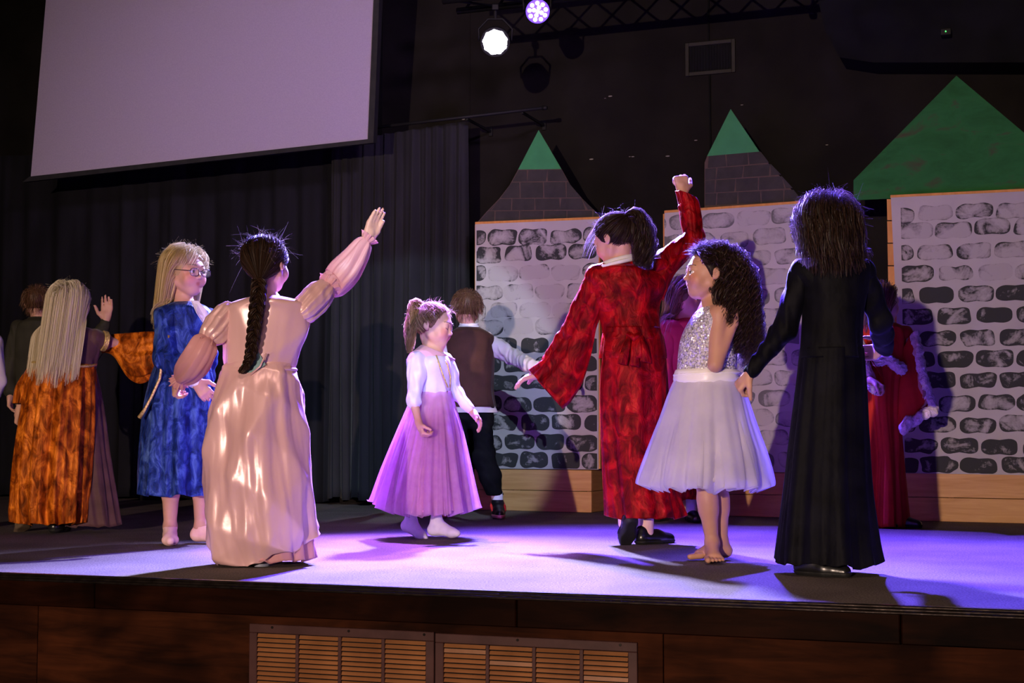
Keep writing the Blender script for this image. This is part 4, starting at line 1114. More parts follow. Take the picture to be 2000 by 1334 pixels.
    def to_tie(s, n, tie, rs, mt, ok, off=.012, name='hair', steps=14, rad=.0012, fly=90, flen=.06, seed=1):
        rt = s.roots(n, rs, ok); X = [rt]; 
        d0 = np.linalg.norm(tie - rt, axis=1)
        cur = rt.copy(); offs = rs.uniform(.6, 1.3, n) * off
        for i in range(1, steps):
            tt = i / (steps - 1); step = (tie - cur) / (steps - i)
            cur = cur + step
            d = field([s.skull], cur); lim = offs * (1 if i < steps - 1 else .9); mk = d < lim
            if mk.any():
                e = 1e-3; g = np.stack([field([s.skull], cur[mk] + np.eye(3)[j] * e) - d[mk] for j in range(3)], -1)
                g /= np.maximum(np.linalg.norm(g, axis=1, keepdims=True), 1e-9); cur[mk] += g * (lim[mk] - d[mk])[:, None]
            X.append(cur.copy())
        Pth = np.stack(X, 1)
        if fly:
            f = s.fly(fly, rs, flen); f2 = np.stack([spline(np.moveaxis(f, 1, 0), np.array([u]))[0] for u in np.linspace(0, 1, steps)], 1)
            Pth = np.concatenate([Pth, f2])
        return s.strands(Pth, mt, name, rad, None, None, seed, thin=fly)
    def shoe(s, A, fwd, mt, heel=0.0, L=.19, flat=False, pitch=0.0, name='shoe', label=None, sole=None):
        """shoe around ankle point A (ground under it), pitch lifts the heel"""
        k = s.k; A = np.array(A, float); f = nrm([fwd[0], fwd[1], 0]); side = np.cross(f, UP)
        if pitch: 
            R = np.array(Matrix.Rotation(-pitch, 3, Vector(side))); f = R @ f; up = R @ UP
        else: up = UP
        hl = A - up * .045 * k - f * .022 * k; toe = A + f * (L - .075) * k - up * .056 * k; mid = A + f * .05 * k - up * .05 * k
        pr = [rc(hl, mid, .030 * k, .030 * k, .02), rc(mid, toe, .033 * k, .024 * k, .02)]
        if not flat: pr.append(rc(A + up * .005 * k, A - up * .04 * k, .033 * k, .031 * k, .02)); pr.append(rc(A - up * .01 * k, mid, .03 * k, .028 * k, .02))
        else: pr.append(rc(A - up * .022 * k - f * .02 * k, hl, .026 * k, .03 * k, .01))
        base = A - up * .072 * k
        V, F = nets(pr, .005, 0, [(base, -up)]); o = s.add(name, V, F, mt, label=label)
        if sole is not None:
            V, F = nets(pr, .005, .003, [(base - up * .004, -up), (base + up * .016 * k, up)]); s.add('sole', V, F, sole, o)
        return o

def in_scalp(front=.24, low=-.30, fu=.30):
    def ok(q):
        if q[1] > front and q[2] < fu: return False
        if q[2] < low + max(0, q[1] + .05) * 1.4: return False
        return True
    return ok
# ------------------------------------------------------------------ fabrics
V_orange = velvet('orange_crushed_velvet', (.08, .011, .001), (.32, .062, .0035), (.80, .22, .018), 22, (1, 1, .5))
V_blue = velvet('blue_crushed_velvet', (.004, .010, .065), (.012, .030, .19), (.06, .12, .40), 25, (1, 1, .55))
V_red = velvet('red_crushed_velvet', (.055, .0005, .001), (.17, .001, .003), (.42, .006, .008), 19, (1, 1, .6))
V_redpink = fabric('rose_red_jersey', (.55, .03, .07), (.68, .05, .10), rough=.7, scale=8)
M_satin = fabric('pink_satin', (.66, .40, .41), (.72, .45, .46), scale=3, rough=.33, bump=.12, bscale=16, metal=.10, spec=.8, sheen=.15, sheencol=(1, .7, .8), bdist=.01)
M_chiffon = fabric('pink_chiffon', (.72, .34, .38), (.80, .42, .45), scale=4, rough=.38, bump=.3, bscale=22, spec=.4, transl=.3, bdist=.008)
M_teal = fabric('teal_tie_fabric', (.12, .24, .27), (.20, .34, .36), scale=20, rough=.6)
M_tulle = fabric('pink_tulle', (.78, .44, .74), (.86, .54, .80), scale=30, rough=.8, bump=.1, transl=.6, alpha=.5)
M_tulle_in = fabric('pink_skirt_lining', (.72, .34, .56), (.80, .42, .64), scale=5, rough=.6, transl=.2)
M_lav = fabric('lavender_stretch_satin', (.66, .55, .82), (.76, .66, .90), scale=14, rough=.42, bump=.25, bscale=30, spec=.5)
M_rose = fabric('dusty_pink_bolero', (.62, .33, .42), (.70, .40, .48), scale=10, rough=.6)
M_organza = fabric('white_organza', (.86, .84, .90), (.95, .93, .97), scale=10, rough=.5, bump=.4, bscale=14, transl=.7, alpha=.6, bdist=.01)
M_whitelin = fabric('white_skirt_lining', (.82, .78, .86), (.88, .84, .90), scale=5, rough=.6, transl=.5)
M_whitesat = fabric('white_satin_sash', (.85, .82, .85), (.92, .9, .92), scale=6, rough=.35, spec=.5)
M_white = fabric('white_cotton', (.78, .75, .78), (.86, .83, .86), scale=20, rough=.8, bump=.3, bscale=60)
M_offw = fabric('cream_muslin_shirt', (.66, .56, .55), (.76, .66, .64), scale=8, rough=.85, bump=.35, bscale=20, bdist=.01)
M_blackv = fabric('black_velvet', (.0015, .0015, .0025), (.0045, .0045, .008), scale=10, rough=.65, bump=.4, bscale=26, sheen=.05, sheencol=(.35, .35, 1), spec=.09, bdist=.01)
M_collar = fabric('pale_pink_collar', (.62, .40, .42), (.70, .48, .50), scale=30, rough=.7)
M_gold = fabric('gold_braid_trim', (.42, .26, .07), (.80, .60, .25), scale=120, rough=.35, metal=.4, spec=.6, bump=.6, bscale=200)
M_mauve = fabric('mauve_brown_underdress', (.075, .032, .038), (.115, .052, .060), scale=10, rough=.7, sheen=.2)
M_brown = fabric('brown_suede_vest', (.045, .016, .009), (.080, .031, .017), scale=7, rough=.85, bump=.3, bscale=50, sheen=.15)
M_pants = fabric('black_sweatpants', (.004, .004, .005), (.008, .008, .009), scale=9, spec=.08, rough=.9, bump=.4, bscale=18, bdist=.01)
M_olive = fabric('dark_olive_jacket', (.020, .019, .013), (.034, .032, .022), scale=9, rough=.8, bump=.4, bscale=20)
M_shoe = fabric('black_leather_shoe', (.006, .006, .007), (.010, .010, .012), scale=20, rough=.28, spec=.6, bump=.05)
M_tanshoe = fabric('scuffed_brown_shoe', (.10, .07, .045), (.17, .12, .08), scale=20, rough=.6)
M_sneak = fabric('grey_blue_sneaker', (.20, .22, .30), (.32, .34, .42), scale=20, rough=.6)
M_sock = fabric('pink_ankle_sock', (.85, .52, .52), (.92, .62, .60), scale=30, rough=.8, bump=.2, bscale=90)
M_wsock = fabric('white_sock', (.70, .66, .74), (.8, .76, .82), scale=30, rough=.8, bump=.2, bscale=90)
M_redshoe = fabric('red_sneaker_panel', (.60, .03, .02), (.7, .05, .03), scale=20, rough=.5)
M_sole = fabric('pale_red_rubber_sole', (.60, .22, .18), (.7, .3, .25), scale=20, rough=.6)
M_bsole = fabric('black_rubber_sole', (.01, .01, .01), (.016, .016, .016), scale=20, rough=.6)
M_redrobe = fabric('scarlet_felt_robe', (.42, .012, .004), (.55, .025, .008), scale=8, rough=.75, bump=.3, bscale=20, bdist=.01)
M_fur = fabric('white_fur_trim', (.62, .50, .50), (.80, .68, .68), scale=60, rough=.95, bump=1.0, bscale=80, bdist=.01)
M_glass = None
def glass_mat():
    m, nt, b = mat('spectacle_lens'); b.inputs['Base Color'].default_value = (.9, .9, 1, 1); b.inputs['Roughness'].default_value = .03
    b.inputs['Alpha'].default_value = .14; b.inputs['Specular IOR Level'].default_value = .8
    n = nd(nt, 'ShaderNodeTexNoise', Scale=5.0); r = ramp(nt, n.outputs[0], [(0, (.8, .8, .95)), (1, (.9, .9, 1))]); nt.links.new(r.outputs[0], b.inputs['Base Color'])
    return m
M_glass = glass_mat()
M_wire = fabric('dark_spectacle_frame', (.05, .03, .08), (.07, .04, .1), rough=.25, metal=.6, spec=.6)
def sequin_mat():
    m, nt, b = mat('silver_sequin_cloth')
    tc = nt.nodes.new('ShaderNodeTexCoord'); v = nt.nodes.new('ShaderNodeTexVoronoi'); v.inputs['Scale'].default_value = 170
    nt.links.new(tc.outputs['Object'], v.inputs['Vector'])
    sp = nt.nodes.new('ShaderNodeVectorMath'); sp.operation = 'SUBTRACT'; sp.inputs[1].default_value = (.5, .5, .5); nt.links.new(v.outputs['Color'], sp.inputs[0])
    sc = nt.nodes.new('ShaderNodeVectorMath'); sc.operation = 'SCALE'; sc.inputs[3].default_value = 1.3; nt.links.new(sp.outputs[0], sc.inputs[0])
    g = nt.nodes.new('ShaderNodeNewGeometry'); ad = nt.nodes.new('ShaderNodeVectorMath'); nt.links.new(g.outputs['Normal'], ad.inputs[0]); nt.links.new(sc.outputs[0], ad.inputs[1])
    no = nt.nodes.new('ShaderNodeVectorMath'); no.operation = 'NORMALIZE'; nt.links.new(ad.outputs[0], no.inputs[0]); nt.links.new(no.outputs[0], b.inputs['Normal'])
    r = ramp(nt, v.outputs['Distance'], [(.0, (.95, .93, .98)), (.45, (.78, .74, .82)), (.8, (.3, .28, .34))]); nt.links.new(r.outputs[0], b.inputs['Base Color'])
    b.inputs['Metallic'].default_value = .25; b.inputs['Roughness'].default_value = .28
    return m
M_sequin = sequin_mat()
A_ = np.array

def sleeve(fg, dress, prims, infl, mt, amp=.004, fr=38, seed=1, cuts=(), label=None, name='sleeve', res=.0055):
    return fg.cloth(name, prims, infl, mt, res, cuts, wrinkle(amp, fr, seed), dress, label)
def band(fg, c, u, v, r, mt, name, parent=None, n=40, ph=0, label=None):
    b = MB(); pts = [c + u * math.cos(a) + v * math.sin(a) for a in np.linspace(0, 2 * math.pi, n)]
    b.tube(pts, r, 8, False); return fg.mb(b, name, mt, parent, True, label)

# ================================================== girl in the pink satin gown, centre left
def pink_girl():
    g = Fig('girl in long pink satin gown with dark braid, one arm raised, back to camera', (508, 1103), 1.22, SK_fair)
    rs = np.random.default_rng(40)
    N, Hp = g.p(524, 590, .01), g.p(508, 740, 0); SL, SR = g.p(446, 612, 0), g.p(592, 606, .0)
    fwd = nrm(A_([.25, 1, 0]))
    g.torso(N, Hp, SL, SR, fwd)
    g.head(g.p(520, 517, .02), nrm(A_([.42, .9, -.06])), A_([-.06, 0, 1]), .205, g.p(524, 592, .01))
    EL_, WL_ = g.p(392, 684, -.06), g.p(352, 742, .06); ER_, WR_ = g.p(655, 545, .10), g.p(716, 470, .12)
    la = g.arm(SL, EL_, WL_); ra = g.arm(SR, ER_, WR_)
    g.hand(WL_, g.p(332, 782, .12) - WL_, A_([1, .3, 0]), A_([0, 1, 0]), .75)
    g.hand(WR_, g.p(741, 408, .13) - WR_, A_([.75, -.6, 0]), A_([.2, 1, 0]), .06, .01, 1.12, True)
    for sx, kx in ((-1, 488), (1, 535)):
        hj = Hp + g.tl * .07 * -sx * g.k - UP * .03; k_ = g.p(kx - 5, 915, .03 if sx < 0 else -.03); a_ = g.p(kx - (0 if sx < 0 else 12), 1075, .0 if sx < 0 else .06)
        g.leg(hj, k_, a_); g.B += g.foot(a_, (.1 * sx, 1, 0)) if False else []
        if sx > 0: g.shoe(a_ + A_([0, 0, .0]), (.2, 1), M_sneak, name='sneaker', sole=M_bsole)
        else:
            a2 = g.p(512, 1080, -.035); g.shoe(a2, (.05, 1), M_sneak, name='sneaker', sole=M_bsole)
    g.body()
    r = g.ring
    bod = loft([r(578, 500, 548, 1, .0), r(588, 462, 588, .55), r(606, 436, 606, .5), r(650, 431, 600, .55), r(690, 434, 586, .6), r(722, 440, 574, .68), r(738, 446, 568, .7)], 4, (.01, .05), 5, 60, 180, drift=2.2, crump=(.08, 4, 8))
    dress = g.add('dress', *bod, M_satin)
    g.yoke(M_satin, dress, .010)
    def hemf(X, t, th):
        s_ = np.clip((t - .72) / .28, 0, 1)[:, None]
        lift = np.clip(np.cos(th - .35), 0, 1)[None] ** 2 * .16 + np.clip(np.cos(th + 1.2), 0, 1)[None] ** 6 * .05
        X[..., 2] += s_ ** 1.5 * lift * np.clip(-np.sin(th - 0.2)[None] + .7, 0, 1); X[..., 2] = np.maximum(X[..., 2], .006)
        return X
    sk = loft([r(708, 440, 572, .7), r(722, 430, 580, .75), r(770, 410, 594, .85), r(850, 398, 608, .9), r(950, 393, 619, .9), r(1050, 400, 628, .85), r(1104, 418, 622, .8)], 6, (.03, .10), 7, 90, 220, drift=1.6, hem=.02, hemf=hemf, crump=(.085, 5, 23))
    g.add('skirt', *sk, M_satin, dress)
    under = loft([r(730, 450, 560, .7), r(850, 420, 590, .8), r(1000, 418, 610, .8), r(1092, 430, 618, .75)], 12, (.02, .10), 17, 40, 160, hem=.012)
    g.add('petticoat', *under, M_chiffon, dress)
    # teal panel in the open back and lapping edges
    pan = MB(); P_ = lambda x, y, d: g.p(x, y, d)
    yb = -.098
    pan.prism([P_(488, 682, yb), P_(504, 686, yb - .004), P_(519, 712, yb - .008), P_(503, 724, yb - .008), P_(488, 732, yb - .008), P_(470, 716, yb - .004)], A_([0, .004, 0])); g.mb(pan, 'back_panel', M_teal, dress, label='teal tie panel showing at the small of the back')
    for (a, c, d) in (((470, 716), (488, 732), (503, 724)),):
        pass
    b = MB(); b.tube([P_(520, 690, yb - .012), P_(508, 716, yb - .016), P_(489, 732, yb - .016)], .0035, 8); g.mb(b, 'ribbon', M_satin, dress, True)
    # puffed sleeves, gathered above the elbow, then full to the wrist
    for S_, E_, W2, rr, sd in ((SL, EL_, WL_, .058, 4), (SR, ER_, WR_, .060, 9)):
        o_ = UP * -.004
        g.tube_sleeve([S_ + nrm(S_ - E_) * .035, S_ + o_, lerp(S_, E_, .35) + o_, lerp(S_, E_, .62), lerp(S_, E_, .74)], [.036, .056, .060, .052, .036], M_satin, dress, 9, (.08, .10), sd, (.06, 5, sd), 'puff')
        g.tube_sleeve([lerp(S_, E_, .73), lerp(S_, E_, .84), E_ + o_ * 3, lerp(E_, W2, .3) + o_ * 4, lerp(E_, W2, .62) + o_ * 3, lerp(E_, W2, .9), W2], [.036, .052, rr, rr + .004, .052, .036, .022], M_chiffon, dress, 6, (.06, .10), sd + 1, (.07, 5, sd + 3), 'sleeve')
        for c0, d, r0, nm in ((lerp(S_, E_, .735), nrm(E_ - S_), .038, 'sleeve_frill'), (W2, nrm(W2 - E_), .024, 'cuff_frill')):
            a = nrm(np.cross(d, A_([0, 1, .2]))); c = np.cross(d, a)
            fr_ = []
            for k_, (off, ra_) in enumerate(((-.004, r0 - .004), (.006, r0 + .006), (.022, r0 + .018))): fr_.append((c0 + d * off, a * ra_, c * ra_))
            g.add(nm, *loft(fr_, 13, (.02, .22), sd + 7, 10, 120, thick=.0015, sharp=1), M_chiffon, dress)
    b = MB(); cn = g.p(524, 584, .005)
    b.tube([cn + g.tl * -.048 * math.cos(q) + g.tf * .045 * math.sin(q) + UP * (-.006 + .004 * math.sin(q)) for q in np.linspace(0, 6.283, 40)], .006, 8, False); g.mb(b, 'collar', M_whitesat, dress, True)
    # waist gathers
    band(g, g.p(507, 722, 0), A_([.136, 0, .0]) , A_([0, .098, 0]), .006, M_satin, 'waist_seam', dress)
    # hair drawn back into a braid
    g.cap(HM_brown, [((0, .18, .0), (0, 1, -.35)), ((0, 0, -.20), (0, .5, -1))], .02)
    tie = g.p(506, 552, -.105)
    g.to_tie(2600, tie, rs, HM_brown, in_scalp(.26, -.22), .010, steps=15, fly=420, flen=.075)
    guide = [g.p(506, 550, -.108), g.p(504, 580, -.125), g.p(499, 620, -.128), g.p(494, 660, -.130), g.p(489, 696, -.128), g.p(478, 720, -.128)]
    braid(g, guide, [.020, .021, .020, .018, .016, .010], HM_brown, 9)
    g.tail([g.p(484, 706, -.128), g.p(474, 722, -.128), g.p(466, 726, -.125)], [.009, .012, .005], 120, HM_brown, rs, 8, name='braid_end')
def braid(g, guide, rad, mt, turns):
    m = 260; t = np.linspace(0, 1, m); c = spline(guide, t); r = spline([[q] for q in rad], t)[:, 0]
    T = np.gradient(c, axis=0); T /= np.linalg.norm(T, axis=1, keepdims=True)
    A = np.cross(T, A_([0, 1., 0])); A /= np.linalg.norm(A, axis=1, keepdims=True); B = np.cross(T, A)
    rs = np.random.default_rng(6)
    for s_ in range(3):
        ph = 2 * math.pi * s_ / 3; a = 2 * math.pi * turns / 2 * t + ph
        ctr = c + A * (r * .85 * np.sin(a))[:, None] + B * (r * .45 * np.sin(2 * a))[:, None]
        n = 90; ang = rs.uniform(0, 6.28, (n, 1)); rr = np.sqrt(rs.uniform(.2, 1, (n, 1)))
        Tc = np.gradient(ctr, axis=0); Tc /= np.linalg.norm(Tc, axis=1, keepdims=True)
        A2 = np.cross(Tc, A_([0, 1., 0])); A2 /= np.maximum(np.linalg.norm(A2, axis=1, keepdims=True), 1e-6); B2 = np.cross(Tc, A2)
        w = ang + .6 * np.sin(a)[None]
        R_ = rr * r[None] * .62
        Pth = ctr[None] + A2[None] * (R_ * np.cos(w))[..., None] + B2[None] * (R_ * np.sin(w))[..., None]
        Pth = Pth[:, ::3]
        g.strands(Pth, mt, 'braid_strand', .0017, None, None, s_)

# ================================================== girl in the blue velvet dress with spectacles
def blue_girl():
    g = Fig('fair-haired girl in blue crushed velvet dress and spectacles, pink socks', (350, 1062), 1.30, SK_fair)
    rs = np.random.default_rng(41)
    N, Hp = g.p(362, 598, .0), g.p(350, 760, 0); SR, SL = g.p(326, 618, -.05), g.p(404, 622, .06)
    fwd = nrm(A_([.75, -.66, 0]))
    g.torso(N, Hp, SL, SR, fwd, 1.0)
    g.head(g.p(363, 532, 0), nrm(A_([.80, -.60, -.05])), A_([.0, 0, 1]), .215, g.p(360, 602, .0))
    E1, W1 = g.p(322, 700, -.10), g.p(382, 745, -.14)
    g.arm(SR, E1, W1); g.hand(W1, g.p(412, 782, -.15) - W1, A_([-.3, 1, .2]), A_([.3, 0, 1]), .5)
    E2, W2 = g.p(405, 705, .10), g.p(392, 770, .12); g.arm(SL, E2, W2); g.hand(W2, A_([0, 0, -1]), A_([-1, 0, 0]), A_([0, -1, 0]), .4)
    for sx, (ax, ay), dy in ((-1, (332, 1048), -.02), (1, (392, 1040), .03)):
        hj = Hp + g.tl * .06 * sx; a_ = g.p(ax, ay, dy); a_[2] = .075
        g.leg(hj, g.p(ax + 2, 905, dy - .01), a_, 1.05)
        f = nrm(A_([.25 if sx < 0 else .9, -1 if sx < 0 else -.45, 0])); ft = g.foot(a_, f); g.B += ft
        V, F = nets(ft, .005, .003, [(a_ + UP * .004, UP)]); o = g.add('sock', V, F, M_sock)
    g.body(.0050)
    g.face_parts((.3, 1, -.05))
    r = g.ring
    dress = g.add('dress', *loft([r(590, 340, 384, .9), r(600, 318, 405, .8), r(620, 308, 416, .7), r(660, 304, 414, .75), r(700, 303, 412, .8), r(722, 304, 412, .85)], 5, (.02, .05), 8, 30, 120), V_blue)
    g.yoke(V_blue, dress)
    g.add('skirt', *loft([r(705, 306, 410, .85), r(740, 294, 418, .9), r(800, 282, 424, .9), r(880, 274, 430, .9), r(966, 268, 434, .9)], 8, (.04, .12), 3, 60, 200, hem=.012), V_blue, dress)
    sleeve(g, dress, [rc(SR, E1, .050, .046, .03), rc(E1, lerp(E1, W1, .65), .046, .05, .02)], .004, V_blue, .006, 40, 3)
    sleeve(g, dress, [rc(SL, E2, .045, .04, .03), rc(E2, lerp(E2, W2, .7), .04, .038, .02)], .004, V_blue, .005, 40, 4)
    sleeve(g, dress, [rc(lerp(E1, W1, .62), lerp(E1, W1, .92), .042, .036, .02)], .003, M_white, .006, 90, 6, name='frilled_cuff', label='white frilled cuff')
    # white bib at the neck
    b = MB(); pts = [g.p(x, y, d) for x, y, d in ((372, 586, -.075), (386, 588, -.07), (400, 604, -.07), (410, 622, -.055), (398, 634, -.07), (384, 612, -.098))]
    b.prism(pts, g.tf * .006); g.mb(b, 'collar', M_white, dress)
    # gold cord at the waist, hanging end
    b = MB(); b.tube([g.p(x, y, d) for x, y, d in ((330, 655, -.12), (318, 700, -.13), (312, 740, -.13), (296, 775, -.125), (284, 798, -.12), (272, 816, -.115))], [.006, .006, .007, .006, .007, .010], 8); g.mb(b, 'gold_cord', M_gold, dress, True)
    # hair
    ok = in_scalp(.23, -.35, .32)
    g.cap(HM_gold, [((0, .20, .0), (0, 1, -.45)), ((0, 0, -.30), (0, .3, -1))], .03)
    ex = g.T
    tgt = g.t_down(0.02, .30)
    p1 = g.flow(g.roots(2300, rs, lambda q: ok(q) and q[2] > -.15 and not (q[1] > .08 and q[2] < .16)), tgt, 20, .0135, rs.uniform(.010, .032, 2300), rs, stiff=.55, extra=ex)
    p1 = np.concatenate([p1, np.stack([spline(np.moveaxis(g.fly(180, rs, .06), 1, 0), np.array([u]))[0] for u in np.linspace(0, 1, 20)], 1)])
    g.strands(p1, HM_gold, rad=.0013, thin=180)
    # fringe
    rt = g.roots(170, rs, lambda q: q[2] > .34 and q[1] > -.05 and q[0] < .05)
    fr = g.flow(rt, lambda X, i: np.broadcast_to(nrm(g.hf * (1 if i < 5 else .15) - g.hu * (.35 if i < 5 else 1) + g.hl * -.75), X.shape), 11, .0115, rs.uniform(.008, .02, len(rt)), rs, stiff=.5)
    g.strands(fr, HM_gold, 'fringe', .0012)
    # spectacles
    gl = None
    for sx in (-1, 1):
        c = g.W(.155 * sx, .455, -.015); b = MB()
        pts = [c + (g.hl * .115 * math.copysign(abs(math.cos(q)) ** .7, math.cos(q)) + g.hu * .078 * math.copysign(abs(math.sin(q)) ** .7, math.sin(q))) * g.hh for q in np.linspace(0, 6.283, 28)]
        b.tube(pts, .0016, 6, False)
        if gl is None:
            b.tube([g.W(-.05, .46, 0), g.W(0, .475, .01), g.W(.05, .46, 0)], .0016, 6)
            for s2 in (-1, 1): b.tube([g.W(.27 * s2, .45, .01), g.W(.30 * s2, .40, .01), g.W(.39 * s2, .0, .03)], .0018, 6)
            gl = g.mb(b, 'spectacles', M_wire, smooth=True)
        else: g.mb(b, 'rim', M_wire, gl, True)
        b = MB(); b.disc(c, g.hl * .112 * g.hh, g.hu * .076 * g.hh, 20); g.mb(b, 'lens', M_glass, gl)

# ================================================== girl in the orange velvet gown
def orange_girl():
    g = Fig('girl with long platinum hair in orange crushed velvet gown, far left, back to camera', (100, 1040), 1.24, SK_fair)
    rs = np.random.default_rng(42)
    N, Hp = g.p(138, 640, .0), g.p(125, 790, 0); SL, SR = g.p(90, 668, 0), g.p(182, 662, 0)
    g.torso(N, Hp, SL, SR, nrm(A_([.2, 1, 0])), 1.0)
    g.head(g.p(136, 597, .0), nrm(A_([.35, 1, -.1])), (0, 0, 1), .20, N)
    E1, W1 = g.p(55, 740, .0), g.p(38, 800, .05); g.arm(SL, E1, W1); g.hand(W1, g.p(30, 828, .08) - W1, A_([1, .3, 0]), A_([.2, 1, 0]), .6)
    E2, W2 = g.p(232, 672, .08), g.p(300, 662, .10); g.arm(SR, E2, W2); g.hand(W2, A_([1, .1, .05]), A_([0, .3, -1]), A_([0, -1, 0]), .3)
    a1 = g.p(48, 1020, .02); a1[2] = .105; a2 = g.p(110, 1030, -.02); a2[2] = .075
    g.leg(Hp + g.tl * .06, g.p(90, 915, .04), a1); g.leg(Hp - g.tl * .06, g.p(130, 915, .0), a2)
    g.body(.0062)
    g.shoe(a1, (-.6, .75), M_tanshoe, pitch=.45, sole=M_tanshoe); g.shoe(a2, (.1, 1), M_shoe, sole=M_bsole)
    r = g.ring
    dress = g.add('dress', *loft([r(636, 118, 160, .9), r(646, 92, 186, .6), r(668, 76, 196, .6), r(700, 68, 192, .65), r(722, 64, 188, .7)], 5, (.02, .05), 8, 24, 120), M_mauve, label='mauve brown underdress')
    g.yoke(M_mauve, dress)
    g.add('underskirt', *loft([r(715, 84, 186, .6, .02), r(800, 96, 203, .55, .02), r(900, 108, 216, .5, .02), r(1027, 122, 236, .5, .02)], 7, (.03, .10), 13, 40, 160, hem=.01), M_mauve, dress)
    def hf(X, t, th): 
        return X
    g.add('overskirt', *loft([r(712, 63, 186, .82, -.01), r(735, 55, 188, .9, -.012), r(800, 42, 190, .95, -.015), r(900, 28, 188, .95, -.02), r(980, 22, 184, .95, -.025), r(1020, 24, 182, .92, -.03)], 13, (.05, .15), 5, 70, 260, hem=.012, drift=.35), V_orange, dress, label='orange crushed velvet overskirt')
    # gold trim: across the back at the top of the skirt
    w = g.p(185, 714, 0)[0] - g.p(62, 714, 0)[0]; c = g.p(124, 713, -.012)
    b = MB(); b.tube([c + A_([w / 2 * math.cos(q), w / 2 * .84 * math.sin(q), .01 * math.sin(2 * q)]) for q in np.linspace(0, 6.283, 60)], .007, 8, False); g.mb(b, 'gold_trim', M_gold, dress, True)
    for (x0, y0, x1, y1) in ((126, 560, 126, 560),): pass
    # left sleeve, a short bell
    U = lambda x, y, d=0: g.p(x, y, d)
    def bell(cs, name, mt, seed, lab=None, folds=6, amp=(.03, .14)):
        return g.add(name, *loft(cs, folds, amp, seed, 40, 120, drift=.8), mt, dress, label=lab)
    bell([(U(82, 690), A_([.035, 0, .02]), A_([0, .045, 0])), (U(72, 715), A_([.05, 0, .02]), A_([0, .06, 0])), (U(60, 750), A_([.072, 0, .01]), A_([0, .07, 0])), (U(52, 788), A_([.066, 0, .0]), A_([0, .08, 0]))], 'sleeve', V_orange, 3)
    # right sleeve: gold cuff on the upper arm, then the wide bell falling from the raised arm
    sleeve(g, dress, [rc(SR, lerp(SR, E2, .45), .047, .04, .03)], .003, M_mauve, .003, 40, 3, name='upper_sleeve')
    d = nrm(E2 - SR); a = nrm(np.cross(d, A_([0, 1, 0]))); c2 = np.cross(d, a)
    for q_ in (.30, .36, .42): band(g, lerp(SR, E2, q_ + .05), a * .046, c2 * .046, .0055, M_gold, 'gold_band', dress)
    dn = lambda h, w: (A_([0, .0, -h]), A_([0, w, 0]))
    rg = []
    for (x, yt, yb, w_) in ((196, 652, 690, .040), (208, 655, 690, .042), (222, 652, 700, .044), (245, 650, 735, .05), (270, 648, 748, .055), (296, 647, 740, .06), (322, 650, 745, .06)):
        pt, pb = U(x, yt, .09), U(x + 4, yb, .09); rg.append(((pt + pb) / 2, (pb - pt) / 2, A_([0, w_, 0])))
    bell(rg, 'sleeve', V_orange, 6, None, 5, (.03, .16))
    # hair
    ok = in_scalp(.25, -.35, .32)
    g.cap(HM_blond, [((0, .20, .0), (0, 1, -.45)), ((0, 0, -.30), (0, .3, -1))], .03)
    body_off = [el(lerp(N, Hp, .3), (.135, .095, .16), None, .03)]
    p1 = g.flow(g.roots(3200, rs, ok), g.t_down(0, .35), 26, .0155, rs.uniform(.010, .035, 3200), rs, stiff=.6, extra=g.T + body_off)
    p1 = np.concatenate([p1, np.stack([spline(np.moveaxis(g.fly(140, rs, .05), 1, 0), np.array([u]))[0] for u in np.linspace(0, 1, 26)], 1)])
    g.strands(p1, HM_blond, rad=.0016, thin=140)
    b = MB(); b.tube([g.p(70, 712, -.075), g.p(60, 700, -.06), g.p(78, 716, -.08)], .006, 6); g.mb(b, 'gold_shoulder_cord', M_gold, dress, True)

